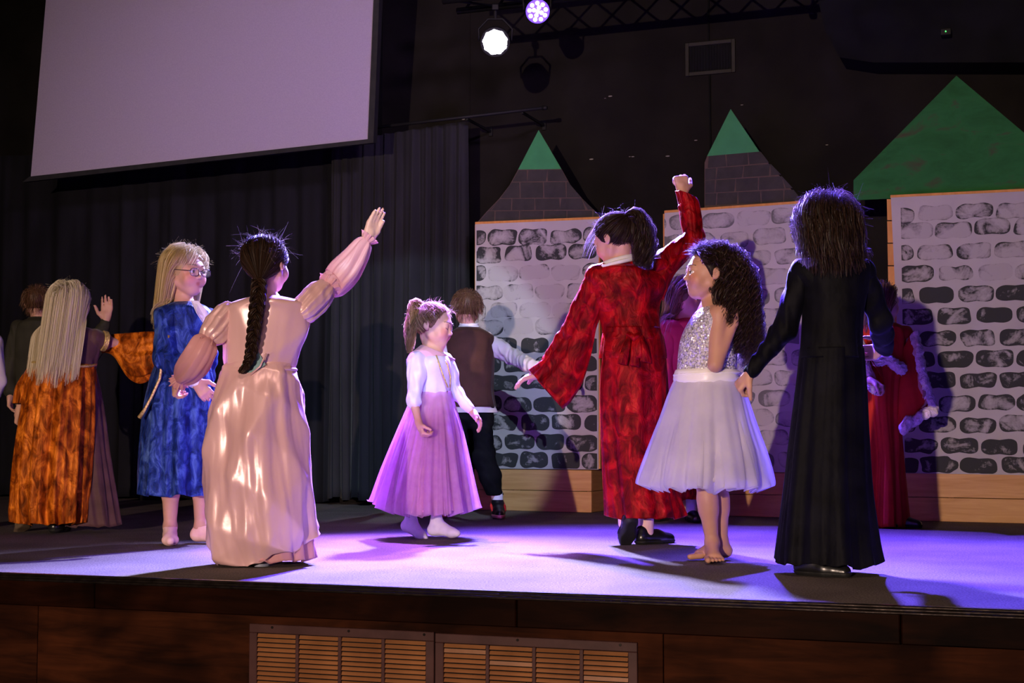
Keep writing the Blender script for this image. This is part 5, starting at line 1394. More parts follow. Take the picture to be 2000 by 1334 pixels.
# ================================================== small girl in pink tulle, in profile
def tulle_girl():
    g = Fig('small girl in lilac bodice and long pink tulle skirt, in profile facing right', (830, 1052), 1.09, SK_fair)
    rs = np.random.default_rng(43)
    N, Hp = g.p(846, 684, 0), g.p(836, 800, 0); SR, SL = g.p(818, 706, -.075), g.p(868, 706, .075)
    fwd = nrm(A_([1, -.35, 0]))
    g.torso(N, Hp, SL, SR, fwd, .95)
    g.head(g.p(848, 637, 0), nrm(A_([.93, -.30, -.20])), A_([.16, 0, 1]), .20, N, True, True)
    E1, W1 = g.p(806, 776, -.15), g.p(818, 826, -.20); g.arm(SR, E1, W1); g.hand(W1, g.p(830, 862, -.22) - W1, A_([1, .2, 0]), A_([.4, -1, 0]), .75)
    E2, W2 = g.p(893, 770, .06), g.p(924, 806, .02); g.arm(SL, E2, W2); g.hand(W2, g.p(943, 832, .0) - W2, A_([-.6, -.3, -.5]), A_([.3, -1, 0]), .35)
    a1 = g.p(802, 1028, .06); a1[2] = .078; a2 = g.p(852, 1042, -.02); a2[2] = .072
    g.leg(Hp + g.tl * .05, g.p(822, 915, .06), a1, .95); g.leg(Hp - g.tl * .05, g.p(848, 920, -.03), a2, .95)
    for a_, f_ in ((a1, (.8, -.6, -.35)), (a2, (.95, -.45, 0))):
        ft = g.foot(a_, f_); g.B += ft
        V, F = nets(ft + [rc(a_, a_ + UP * .05, .023 * g.k, .026 * g.k, .02)], .005, .003, [(a_ + UP * .045, UP)]); g.add('sock', V, F, M_wsock)
    g.body(.0050)
    g.face_parts((0, 1, -.35), True, True)
    r = g.ring
    dress = g.add('dress', *loft([r(688, 826, 868, .95), r(698, 812, 876, 1.3), r(712, 806, 880, 1.35), r(740, 806, 882, 1.15), r(768, 808, 882, 1.05), r(778, 808, 882, 1.0)], 4, (.01, .04), 8, 26, 120), M_lav, label='lilac stretch bodice')
    def hemf(X, t, th):
        s_ = np.clip((t - .3) / .7, 0, 1)[:, None]
        X[..., 2] += s_ ** 3 * .05 * np.clip(-np.cos(th), 0, 1)[None] ** 4
        X[..., 2] += s_ ** 3 * .02 * np.clip(np.cos(th), 0, 1)[None] ** 6
        return X
    g.add('skirt_lining', *loft([r(766, 812, 878, 1.0), r(850, 780, 896, 1.0), r(950, 752, 916, 1.0), r(996, 742, 924, 1.0)], 8, (.0, .09), 4, 40, 180, hem=.01, hemf=hemf), M_tulle_in, dress)
    for sd, kx in ((21, 0), (22, 6)):
        g.add('tulle_skirt', *loft([r(764, 808 + kx * .3, 882 - kx * .3, 1.0), r(800, 793 + kx, 893 - kx, 1.0), r(850, 772 + kx, 908 - kx, 1.0), r(920, 745 + kx, 924 - kx, 1.0), r(980, 727 + kx, 936 - kx, .95), r(1002, 722 + kx, 940 - kx, .95)], 19, (.0, .13), sd, 46, 240, thick=.0012, hem=.018, hemf=hemf, drift=.3), M_tulle, dress)
    sleeve(g, dress, [rc(SR + A_([-.006, 0, 0]), lerp(SR, E1, .35), .046, .043, .03), rc(lerp(SR, E1, .4), lerp(E1, W1, .15), .034, .027, .02), rc(lerp(E1, W1, .1), lerp(E1, W1, .25), .027, .026, .02)], .003, M_lav, .0035, 60, 3)
    sleeve(g, dress, [rc(SL, lerp(SL, E2, .35), .042, .040, .03), rc(lerp(SL, E2, .4), E2, .032, .026, .02), rc(E2, lerp(E2, W2, .75), .026, .023, .02)], .003, M_lav, .003, 60, 5)
    # bolero with gold piping
    pr = [g.T[0], rc(SL, lerp(N, Hp, .13), .034 * g.k, .040 * g.k, .04), rc(SR, lerp(N, Hp, .13), .034 * g.k, .040 * g.k, .04)]
    g.cloth('bolero', pr, .026, M_rose, .005, [(N + A_([.0, 0, .004]), A_([.4, 0, 1])), (N + g.tf * .045 - UP * .10, g.tf - UP * .25), (g.p(840, 742, 0), A_([.35, 0, -1])), (SR + A_([0, -.018, 0]), A_([0, -1, -.1])), (SL + A_([0, .018, 0]), A_([0, 1, -.1]))], wrinkle(.001, 50, 2), dress)
    for dx in (0, 1):
        b = MB(); b.tube([g.p(852 + dx * 14, 694 + dx * 6, -.095 + dx * .03), g.p(858 + dx * 16, 712, -.112 + dx * .045), g.p(866 + dx * 14, 735, -.112 + dx * .05), g.p(875 + dx * 4, 757, -.098 + dx * .04)], .0035, 8); g.mb(b, 'gold_piping', M_gold, dress, True)
    # hair: pony tail high at the back
    g.cap(HM_light, [((0, .12, .0), (0, 1, -.35)), ((0, 0, -.12), (0, .5, -1))], .02)
    tie = g.W(0, -.40, .42)
    g.to_tie(2200, tie, rs, HM_light, in_scalp(.24, -.22, .34), .010, steps=14, fly=380, flen=.06)
    band(g, tie, g.hl * .014, g.hf * .010 + g.hu * .010, .004, M_redshoe, 'hair_tie')
    for q in range(3):
        g.tail([tie, tie + A_([-.035, .02 * (q - 1), .012]), g.p(808, 620 + 3 * q, .0), g.p(802, 650, .02 * (q - 1)), g.p(800 + 3 * q, 690 - 8 * q, .02 * (q - 1))], [.010, .024, .032, .026, .010], 300, HM_light, rs, 16, curl=.004, cf=14, rad=.0011)

# ================================================== boy in the brown vest
def vest_boy():
    g = Fig('boy in a brown vest over cream shirt and black trousers, back to camera', (925, 1012), 1.30, SK_fair)
    rs = np.random.default_rng(44)
    N, Hp = g.p(915, 645, 0), g.p(918, 800, 0); SL, SR = g.p(876, 672, 0), g.p(952, 668, 0)
    g.torso(N, Hp, SL, SR, A_([.1, 1, 0]), 1.05)
    g.head(g.p(912, 603, 0), nrm(A_([-.15, 1, -.1])), (0, 0, 1), .205, N)
    E2, W2 = g.p(1000, 695, .03), g.p(1050, 722, -.25); g.arm(SR, E2, W2); g.hand(W2, A_([.7, -.4, -.2]), A_([0, -.5, -1]), A_([.2, -1, 0]), .4)
    E1, W1 = g.p(862, 745, -.03), g.p(870, 805, -.08); g.arm(SL, E1, W1); g.hand(W1, A_([0.1, -.1, -1]), A_([1, 0, 0]), A_([0, 1, 0]), .4)
    a2 = g.p(972, 985, -.03); a2[2] = .09; a1 = g.p(868, 985, .06); a1[2] = .085
    lg = g.leg(Hp - g.tl * .07, g.p(945, 890, -.02), a2) + g.leg(Hp + g.tl * .07, g.p(890, 890, .03), a1)
    g.body(.0062)
    r = g.ring
    vest = g.add('vest', *loft([r(638, 896, 934, .9), r(645, 884, 948, .65), r(655, 872, 962, .6), r(672, 865, 968, .6), (g.p(918, 700, 0), A_([.145, 0, 0]), A_([0, .10, 0])), r(760, 868, 966, .65), r(795, 866, 972, .65)], 4, (.01, .05), 8, 30, 120), M_brown)
    g.yoke(M_brown, vest)
    g.add('shirt_hem', *loft([r(788, 871, 965, .62), r(797, 869, 969, .64), r(806, 867, 973, .66)], 4, (.0, .03), 3, 12, 100), M_offw)
    sleeve(g, vest, [rc(SR + A_([-.01, 0, 0]), lerp(SR, E2, .5), .046, .046, .03), rc(lerp(SR, E2, .5), E2, .046, .042, .02), rc(E2, lerp(E2, W2, .9), .043, .034, .02)], .003, M_offw, .007, 45, 3)
    sleeve(g, vest, [rc(SL, E1, .045, .04, .03), rc(E1, lerp(E1, W1, .9), .04, .03, .02)], .003, M_offw, .006, 45, 3)
    b = MB(); cn = g.p(916, 638, 0)
    for zz, rr, tk in ((0, .052, .009), (.014, .048, .008)): b.tube([cn + A_([rr * math.cos(q), rr * math.sin(q), zz + .006 * math.sin(q)]) for q in np.linspace(0, 6.283, 40)], tk, 8, False)
    g.mb(b, 'collar', M_white, vest, True)
    pr = [el(Hp - UP * .01, (.105, .085, .08), None, .03)] + [rc(p_[1], p_[2], p_[3] + .012, p_[4] + .010, .03) for p_ in lg]
    g.cloth('trousers', pr, .008, M_pants, .006, [(a2 + UP * .04, -UP)], wrinkle(.006, 40, 7, (1, 1, .6)))
    for a_, f_ in ((a2, (.1, -.9)), (a1, (-.2, -.8))):
        V, F = nets([rc(a_ - UP * .01, a_ + UP * .045, .031 * g.k, .030 * g.k)], .005); g.add('sock', V, F, M_wsock)
        sh = g.shoe(a_ - UP * .004, f_, M_shoe, name='sneaker', sole=M_sole)
        f = nrm(A_([f_[0], f_[1], 0])); sd = np.cross(f, UP)
        for sg in (-1, 1):
            b = MB(); b.tube([a_ + sd * sg * .034 - f * .02 + UP * .0, a_ + sd * sg * .038 + f * .02 - UP * .02, a_ + sd * sg * .037 + f * .06 - UP * .045], [.006, .008, .005], 8); g.mb(b, 'side_panel', M_redshoe, sh, True)
        for q in range(3):
            b = MB(); c = a_ + f * (.035 + .02 * q) - UP * (.012 + .013 * q); b.tube([c - sd * .02, c + UP * .006, c + sd * .02], .003, 6); g.mb(b, 'lace', M_white, sh, True)
        b = MB(); b.tube([a_ + f * (.10) - UP * .058 + sd * x for x in (-.02, 0, .02)], [.008, .014, .008], 8); g.mb(b, 'toe_cap', M_redshoe, sh, True)
    short_hair(g, rs, HM_mid, 1500)
def short_hair(g, rs, mt, n, L=.035):
    g.cap(mt, [((0, .22, .0), (0, 1, -.4)), ((0, 0, -.24), (0, .1, -1))], .02)
    ok = lambda q: in_scalp(.26, -.26, .34)(q) and not (abs(q[0]) > .27 and q[2] < -.02 and q[1] > -.2)
    p = g.flow(g.roots(n, rs, ok), lambda X, i: ((X - g.W(0, -.06, .12)) / np.linalg.norm(X - g.W(0, -.06, .12), axis=1, keepdims=True) * .25 - UP * .6 + g.hf * np.clip(((X - g.hc) @ g.hu)[:, None] / g.hh * 2, -.3, 1)), 7, .0065, rs.uniform(.006, .020, n), rs, stiff=.3, wave=.0008)
    g.strands(p, mt, rad=.0011)

# ================================================== girl in the red velvet gown
def red_girl():
    g = Fig('girl in red crushed velvet gown with bell sleeves and ponytail, fist raised', (1228, 1064), 1.40, SK_fair)
    rs = np.random.default_rng(45)
    N, Hp = g.p(1212, 515, 0), g.p(1236, 690, 0); SL, SR = g.p(1166, 540, -.02), g.p(1286, 515, .02)
    g.torso(N, Hp, SL, SR, nrm(A_([-.15, 1, 0])), 1.05)
    g.head(g.p(1200, 468, 0), nrm(A_([-.75, .55, -.38])), A_([-.10, .05, 1]), .215, N + A_([.0, 0, -.02]))
    E1, W1 = g.p(1112, 648, .05), g.p(1056, 730, .12); g.arm(SL, E1, W1); g.hand(W1, g.p(1012, 742, .14) - W1, A_([0, .2, -1]), A_([-.1, 1, .2]), .25)
    E2, W2 = g.p(1357, 462, .06), g.p(1333, 378, .08); g.arm(SR, E2, W2); g.hand(W2, g.p(1327, 322, .08) - W2, A_([-.2, 1, 0]), A_([1, 0, .3]), .95, .05, 1.0)
    a1 = g.p(1222, 1040, -.02); a1[2] = .125; a2 = g.p(1262, 1040, .04); a2[2] = .08
    g.leg(Hp + g.tl * .06, g.p(1215, 880, .04), a1); g.leg(Hp - g.tl * .06, g.p(1258, 880, .06), a2)
    g.body(.0050)
    g.face_parts((.0, 1, -.3))
    for a_ in (a1, a2):
        V, F = nets([rc(a_ - UP * .03, a_ + UP * .06, .029 * g.k, .031 * g.k)], .005); g.add('sock', V, F, M_sock)
    g.shoe(a1 - UP * .0, (-.25, 1), M_shoe, pitch=.9, flat=True, L=.15, sole=M_bsole); g.shoe(a2, (.75, .5), M_shoe, flat=True, sole=M_bsole)
    r = g.ring
    dress = g.add('dress', *loft([r(516, 1190, 1236, .9), r(524, 1166, 1262, .6), r(538, 1150, 1296, .52), r(560, 1150, 1302, .52), (g.p(1228, 600, 0), A_([.136, 0, 0]), A_([0, .088, 0])), r(648, 1176, 1292, .65), r(664, 1176, 1296, .68)], 4, (.02, .06), 4, 60, 180, drift=2, crump=(.05, 4, 5)), V_red)
    g.yoke(V_red, dress, .014, -.022)
    g.add('skirt', *loft([r(640, 1177, 1292, .68), r(700, 1172, 1304, .75), r(780, 1170, 1308, .75), r(880, 1174, 1312, .75), r(960, 1180, 1324, .78), r(1010, 1183, 1340, .8)], 6, (.03, .10), 13, 70, 220, hem=.012, drift=.7), V_red, dress)
    g.add('sash', *loft([r(650, 1176, 1293, .70), r(662, 1173, 1298, .73), r(690, 1170, 1303, .76), r(700, 1170, 1304, .76)], 7, (.02, .05), 3, 16, 120), V_red, dress)
    # tied bow tails at the back of the sash
    for (x0, x1, y1, sd) in ((1228, 1216, 712, 1), (1238, 1240, 716, 2), (1252, 1262, 708, 3), (1246, 1250, 700, 4)):
        c0, c1 = g.p(x0, 655, -.112), g.p(x1, y1, -.135)
        g.add('sash_tail', *loft([(c0, A_([.010, 0, 0]), A_([0, .006, 0])), (lerp(c0, c1, .4) - A_([0, .012, 0]), A_([.018, 0, 0]), A_([0, .009, 0])), (c1, A_([.026, .006, -.004]), A_([0, .009, 0]))], 3, (.05, .2), sd, 16, 40, thick=.002), V_red, dress)
    b = MB(); b.tube([g.p(1226, 652, -.11), g.p(1238, 660, -.128), g.p(1250, 653, -.11)], [.012, .017, .012], 10); g.mb(b, 'sash_knot', V_red, dress, True)
    # left sleeve: bell that hangs from the forearm
    U = g.p
    def ln(p, q_, w):  return ((p + q_) / 2, (q_ - p) / 2, A_([0, w, 0]))
    rg = [ln(U(1150, 520, 0), U(1200, 590, 0), .05), ln(U(1138, 560, .01), U(1180, 610, .01), .055), ln(U(1122, 600, .03), U(1166, 640, .03), .05), ln(U(1100, 645, .05), U(1156, 690, .05), .05), ln(U(1072, 690, .07), U(1140, 745, .06), .055), ln(U(1046, 712, .10), U(1118, 785, .07), .06), ln(U(1032, 722, .12), U(1103, 803, .08), .07)]
    g.add('sleeve', *loft(rg, 4, (.03, .10), 9, 60, 140, drift=1.6), V_red, dress)
    rg = [ln(U(1296, 590, .02), U(1262, 515, .02), .05), ln(U(1316, 540, .03), U(1296, 493, .03), .05), ln(U(1340, 512, .05), U(1322, 478, .05), .048), ln(U(1368, 478, .06), U(1334, 462, .06), .05), ln(U(1372, 440, .065), U(1328, 432, .07), .05), ln(U(1366, 400, .07), U(1324, 398, .08), .052), ln(U(1361, 388, .07), U(1318, 372, .08), .055)]
    g.add('sleeve', *loft(rg, 4, (.03, .09), 6, 60, 140, drift=1.4), V_red, dress)
    for S_, E_, W_2 in ((SL, E1, W1), (SR, E2, W2)): sleeve(g, dress, [rc(S_, E_, .042, .034, .03), rc(E_, lerp(E_, W_2, .7), .034, .028, .02)], .006, V_red, .004, 45, 3, name='inner_sleeve')
    # pale collar, a broad roll round the neck
    cn = g.p(1206, 514, 0)
    b = MB()
    b.tube([cn + A_([.062 * math.cos(q), .058 * math.sin(q), .010 + .018 * math.cos(q)]) for q in np.linspace(0, 6.283, 44)], .013, 10, False)
    b.tube([cn + A_([.082 * math.cos(q) - .008, .074 * math.sin(q), -.006 + .022 * math.cos(q)]) for q in np.linspace(0, 6.283, 44)], .010, 10, False); g.mb(b, 'collar', M_white, dress, True)
    g.cap(HM_brown, [((0, .14, .0), (0, 1, -.40)), ((0, 0, -.14), (0, .5, -1))], .02)
    tie = g.p(1222, 430, -.04)
    g.to_tie(2600, tie, rs, HM_brown, in_scalp(.26, -.22, .32), .010, steps=14, fly=380, flen=.06)
    b = MB(); b.tube([tie + (g.hl * math.cos(q) + UP * math.sin(q)) * .015 for q in np.linspace(0, 6.283, 20)], .005, 8, False); g.mb(b, 'hair_tie', M_teal, smooth=True)
    for q in range(3):
        g.tail([tie, g.p(1242, 419, -.05), g.p(1262 - 5 * q, 448, -.06 + .01 * q), g.p(1269 - 9 * q, 487, -.075 + .01 * q), g.p(1264 - 10 * q, 524 - 4 * q, -.10)], [.010, .022, .033, .032, .012], 330, HM_brown, rs, 20, curl=.010, cf=11, rad=.0013)
    # loose lock by the face
    rt = g.roots(60, rs, lambda q: q[2] > .2 and q[1] > .15)
    fr = g.flow(rt, lambda X, i: np.broadcast_to(nrm(g.hf * (.8 if i < 5 else .05) - UP * 1 + g.hl * .5), X.shape), 10, .012, rs.uniform(.008, .02, 60), rs, stiff=.5)
    g.strands(fr, HM_brown, 'loose_lock', .0011)

# ================================================== girl in white with long curls
def white_girl():
    g = Fig('barefoot girl with long dark curls in white sequin bodice and organza skirt', (1392, 1096), 1.19, SK_tan)
    rs = np.random.default_rng(46)
    N, Hp = g.p(1396, 590, 0), g.p(1384, 750, 0); SL, SR = g.p(1404, 616, -.09), g.p(1380, 612, .09)
    fwd = nrm(A_([-1, -.18, 0]))
    g.torso(N, Hp, SL, SR, fwd, 1.0)
    g.head(g.p(1384, 535, 0), nrm(A_([-1, -.12, .02])), A_([.03, 0, 1]), .205, N)
    E1, W1 = g.p(1397, 712, -.14), g.p(1432, 632, -.10); g.arm(SL, E1, W1, 1.12); g.hand(W1, g.p(1424, 590, -.06) - W1, A_([0, 1, 0]), A_([-1, 0, .2]), .5)
    E2, W2 = g.p(1368, 700, .12), g.p(1350, 760, .10); g.arm(SR, E2, W2); g.hand(W2, A_([-.1, 0, -1]), A_([0, -1, 0]), A_([-1, 0, 0]), .4)
    a1 = g.p(1391, 1074, -.03); a1[2] = .07; a2 = g.p(1409, 1062, .04); a2[2] = .07
    g.leg(Hp + g.tl * .05, g.p(1378, 940, -.05), a1, 1.05); g.leg(Hp - g.tl * .05, g.p(1402, 940, .04), a2, 1.05)
    g.toe_side = -1; g.B += g.foot(a1, (-.05, -1, 0), True)
    g.toe_side = 1; g.B += g.foot(a2, (-.97, -.25, 0), True)
    g.body(.0044)
    g.face_parts((0, 1, 0))
    r = g.ring
    dress = g.add('dress', *loft([r(596, 1376, 1412, 1.6), r(604, 1364, 1424, 1.5), r(620, 1350, 1434, 1.45), r(655, 1332, 1440, 1.15), r(690, 1325, 1440, 1.05), r(735, 1322, 1440, 1.0)], 3, (.0, .02), 8, 26, 120, keep=False), M_sequin, label='white bodice covered in silver sequins')
    b = MB(); b.tube([g.p(1400, 590, 0) + A_([.038 * math.cos(q), .042 * math.sin(q), .01 * math.cos(q) * -1]) for q in np.linspace(0, 6.283, 40)], .006, 8, False); g.mb(b, 'neckline', M_sequin, dress, True)
    def hemf(X, t, th): return X
    g.add('skirt_lining', *loft([r(734, 1326, 1438, 1.0), r(800, 1304, 1458, 1.0), r(880, 1278, 1480, 1.0), r(938, 1266, 1492, .95)], 8, (.0, .08), 4, 40, 180, hem=.01), M_whitelin, dress)
    for sd, kx in ((31, 0), (32, 7)):
        g.add('organza_skirt', *loft([r(732, 1322 + kx * .3, 1442 - kx * .3, 1.0), r(760, 1308 + kx, 1454 - kx, 1.0), r(820, 1286 + kx, 1474 - kx, 1.0), r(890, 1260 + kx, 1500 - kx, .95), r(940, 1244 + kx, 1514 - kx, .92), r(953, 1245 + kx, 1513 - kx, .92)], 13, (.0, .14), sd, 46, 240, thick=.0012, hem=.025, drift=.4), M_organza, dress)
    g.add('sash', *loft([r(722, 1320, 1440, 1.0), r(728, 1316, 1445, 1.03), r(744, 1314, 1447, 1.05), r(752, 1318, 1444, 1.02)], 4, (.01, .03), 3, 16, 120, drift=3), M_whitesat, dress)
    for dz in (0, 9): band(g, g.p(1381, 731 + dz, 0), A_([.125, 0, .004 - .0004 * dz]), A_([0, .127, 0]), .006, M_whitesat, 'sash_fold', dress)
    # curls
    g.cap(HM_brown, [((0, .08, .0), (0, 1, -.55)), ((0, 0, -.20), (0, .6, -1))], .03)
    ok = lambda q: in_scalp(.24, -.28, .34)(q) and not (q[1] > -.02 and q[2] < .16)
    tg = g.t_down(0, .9)
    p = g.flow(g.roots(1100, rs, ok), lambda X, i: tg(X, i) * (.35 if i < 6 else 1) + A_([.8 if i < 6 else .0, 0, 0]), 27, .0145, rs.uniform(.010, .030, 1100), rs, stiff=.5, extra=g.T, curl=.009, cf=22)
    fl = np.stack([spline(np.moveaxis(g.fly(360, rs, .05), 1, 0), np.array([u]))[0] for u in np.linspace(0, 1, 54)], 1)
    g.strands(np.concatenate([p, fl]), HM_brown, rad=.0014, thin=360)
    for i, (x0, y0, x1, y1, x2, y2, d) in enumerate(((1412, 520, 1440, 580, 1448, 668, -.05), (1425, 515, 1462, 590, 1466, 690, .0), (1405, 545, 1420, 600, 1440, 690, -.08), (1432, 530, 1452, 610, 1456, 700, .06), (1400, 560, 1414, 610, 1422, 650, -.095), (1430, 505, 1456, 560, 1470, 650, -.03), (1418, 500, 1452, 545, 1474, 630, .02))):
        g.tail([g.p(x0, y0, d * .6), g.p(x1, y1, d), g.p((x1 + x2) / 2 + 3, (y1 + y2) / 2, d), g.p(x2, y2, d * .8)], [.022, .028, .026, .014], 130, HM_brown, rs, 56, curl=.011, cf=24, rad=.0014, name='curl_lock')

# ================================================== girl in the black gown
def black_girl():
    g = Fig('girl in long black velvet gown with long brown hair, back to camera', (1600, 1122), 1.32, SK_fair)
    rs = np.random.default_rng(47)
    N, Hp = g.p(1626, 500, 0), g.p(1622, 690, 0); SL, SR = g.p(1572, 530, 0), g.p(1682, 532, 0)
    g.torso(N, Hp, SL, SR, nrm(A_([-.05, 1, 0])), 1.05)
    g.head(g.p(1612, 452, 0), nrm(A_([-.35, 1, -.12])), A_([0, 0, 1]), .215, N)
    E1, W1 = g.p(1530, 645, .02), g.p(1466, 728, .06); g.arm(SL, E1, W1); g.hand(W1, g.p(1444, 742, .08) - W1 + A_([0, 0, -.02]), A_([.3, .6, -1]), A_([0.4, -1, .1]), 1.0)
    E2, W2 = g.p(1720, 628, .06), g.p(1726, 676, .24); g.arm(SR, E2, W2); g.hand(W2, A_([-.3, 1, -.3]), A_([-1, 0, 0]), A_([0, 0, 1]), .5)
    a1 = g.p(1580, 1096, -.02); a1[2] = .075; a2 = g.p(1618, 1092, .02); a2[2] = .075
    g.leg(Hp + g.tl * .04, g.p(1588, 900, 0), a1); g.leg(Hp - g.tl * .04, g.p(1640, 900, .0), a2)
    g.body(.0062)
    g.shoe(a1, (.9, -.5), M_shoe, sole=M_bsole); g.shoe(a2, (-.2, 1), M_shoe, sole=M_bsole)
    r = g.ring
    dress = g.add('dress', *loft([r(498, 1594, 1660, .7), r(508, 1574, 1688, .58), r(524, 1558, 1704, .52), r(560, 1560, 1698, .52), r(610, 1566, 1688, .58), r(660, 1564, 1686, .66), r(700, 1560, 1688, .7)], 4, (.01, .05), 4, 40, 140, drift=2), M_blackv)
    g.yoke(M_blackv, dress)
    def hemf(X, t, th):
        X[..., 2] = np.maximum(X[..., 2], .02 + .03 * np.cos(th * 3)[None]); return X
    g.add('skirt', *loft([r(680, 1562, 1686, .68), r(760, 1553, 1692, .76), r(860, 1540, 1696, .8), r(960, 1528, 1702, .85), r(1050, 1516, 1714, .85), r(1100, 1510, 1724, .85)], 6, (.03, .10), 15, 70, 220, hem=.02, drift=.6, hemf=hemf), M_blackv, dress)
    sleeve(g, dress, [rc(SL, E1, .046, .036, .03), rc(E1, lerp(E1, W1, .96), .036, .026, .02)], .003, M_blackv, .005, 42, 3)
    sleeve(g, dress, [rc(SR, E2, .046, .038, .03), rc(E2, W2, .038, .032, .02)], .003, M_blackv, .005, 42, 5)
    cn = g.p(1624, 500, 0)
    b = MB(); b.tube([cn + A_([.068 * math.cos(q), .055 * math.sin(q), -.008 - .012 * math.cos(q) + .01 * math.sin(q)]) for q in np.linspace(0, 6.283, 40)], .011, 10, False); g.mb(b, 'collar', M_collar, dress, True)
    b = MB(); b.prism([g.p(1648, 497, -.06), g.p(1660, 502, -.055), g.p(1662, 520, -.07), g.p(1652, 519, -.075)], A_([0, .006, 0])); g.mb(b, 'collar_tab', M_collar, dress)
    g.cap(HM_brown, [((0, .18, .0), (0, 1, -.45)), ((0, 0, -.30), (0, .3, -1))], .04)
    p = g.flow(g.roots(3000, rs, in_scalp(.25, -.4, .34)), g.t_down(-.02, .3), 12, .0108, rs.uniform(.012, .048, 3000), rs, stiff=.55, extra=g.T, curl=.0035, cf=9)
    fl = np.stack([spline(np.moveaxis(g.fly(420, rs, .07), 1, 0), np.array([u]))[0] for u in np.linspace(0, 1, 24)], 1)
    g.strands(np.concatenate([p, fl]), HM_brown, rad=.0011, thin=420)

# ================================================== three children further back
def back_boy():
    g = Fig('short-haired boy in dark olive jacket, hand raised, behind the orange gown', (70, 0), 1.36, SK_fair, 'children dancing on the stage', 8.55)
    rs = np.random.default_rng(48)
    k = 1
    N, Hp = g.p(78, 622, 0), g.p(82, 760, 0); SL, SR = g.p(40, 642, 0), g.p(122, 642, 0)
    g.torso(N, Hp, SL, SR, A_([.1, 1, 0]), 1.05)
    g.head(g.p(74, 592, 0), nrm(A_([.1, 1, -.1])), (0, 0, 1), .20, N)
    E2, W2 = g.p(182, 690, .02), g.p(207, 626, .0); g.arm(SR, E2, W2); g.hand(W2, g.p(212, 572, 0) - W2, A_([0, -1, 0]), A_([-1, 0, 0]), .15, .06, 1.1)
    E1, W1 = g.p(22, 710, 0), g.p(20, 770, -.05); g.arm(SL, E1, W1); g.hand(W1, A_([0, 0, -1]), A_([1, 0, 0]), A_([0, 1, 0]), .4)
    a1 = g.p(60, 940, 0); a1[2] = .075; a2 = g.p(105, 940, 0); a2[2] = .075
    g.leg(Hp + g.tl * .06, g.p(65, 860, 0), a1); g.leg(Hp - g.tl * .06, g.p(102, 860, 0), a2)
    g.body(.0075)
    g.shoe(a1, (-.1, 1), M_shoe, sole=M_bsole); g.shoe(a2, (.1, 1), M_shoe, sole=M_bsole)
    r = g.ring
    j = g.add('jacket', *loft([r(620, 60, 96, .9), r(628, 44, 116, .6), r(640, 30, 132, .6), r(680, 26, 140, .6), r(740, 28, 142, .65), r(790, 26, 146, .66)], 4, (.02, .06), 8, 30, 120), M_olive)
    g.yoke(M_olive, j)
    sleeve(g, j, [rc(SL, E1, .052, .046, .03), rc(E1, lerp(E1, W1, .9), .045, .036, .02)], .003, M_olive, .006, 40, 3)
    sleeve(g, j, [rc(SR, E2, .052, .046, .03), rc(E2, lerp(E2, W2, .9), .045, .034, .02)], .003, M_olive, .006, 40, 4)
    b = MB(); b.tube([g.p(78, 624, 0) + A_([.06 * math.cos(q), .055 * math.sin(q), 0]) for q in np.linspace(0, 6.283, 30)], .014, 8, False); g.mb(b, 'collar', M_olive, j, True)
    pr = [el(Hp, (.125, .10, .10), None, .03), rc(Hp + g.tl * .06, g.p(65, 860, 0), .078, .056, .03), rc(g.p(65, 860, 0), a1, .056, .044, .02), rc(Hp - g.tl * .06, g.p(102, 860, 0), .078, .056, .03), rc(g.p(102, 860, 0), a2, .056, .044, .02)]
    g.cloth('trousers', pr, 0, M_pants, .007, (), wrinkle(.006, 40, 7))
    short_hair(g, rs, HM_mid, 900)
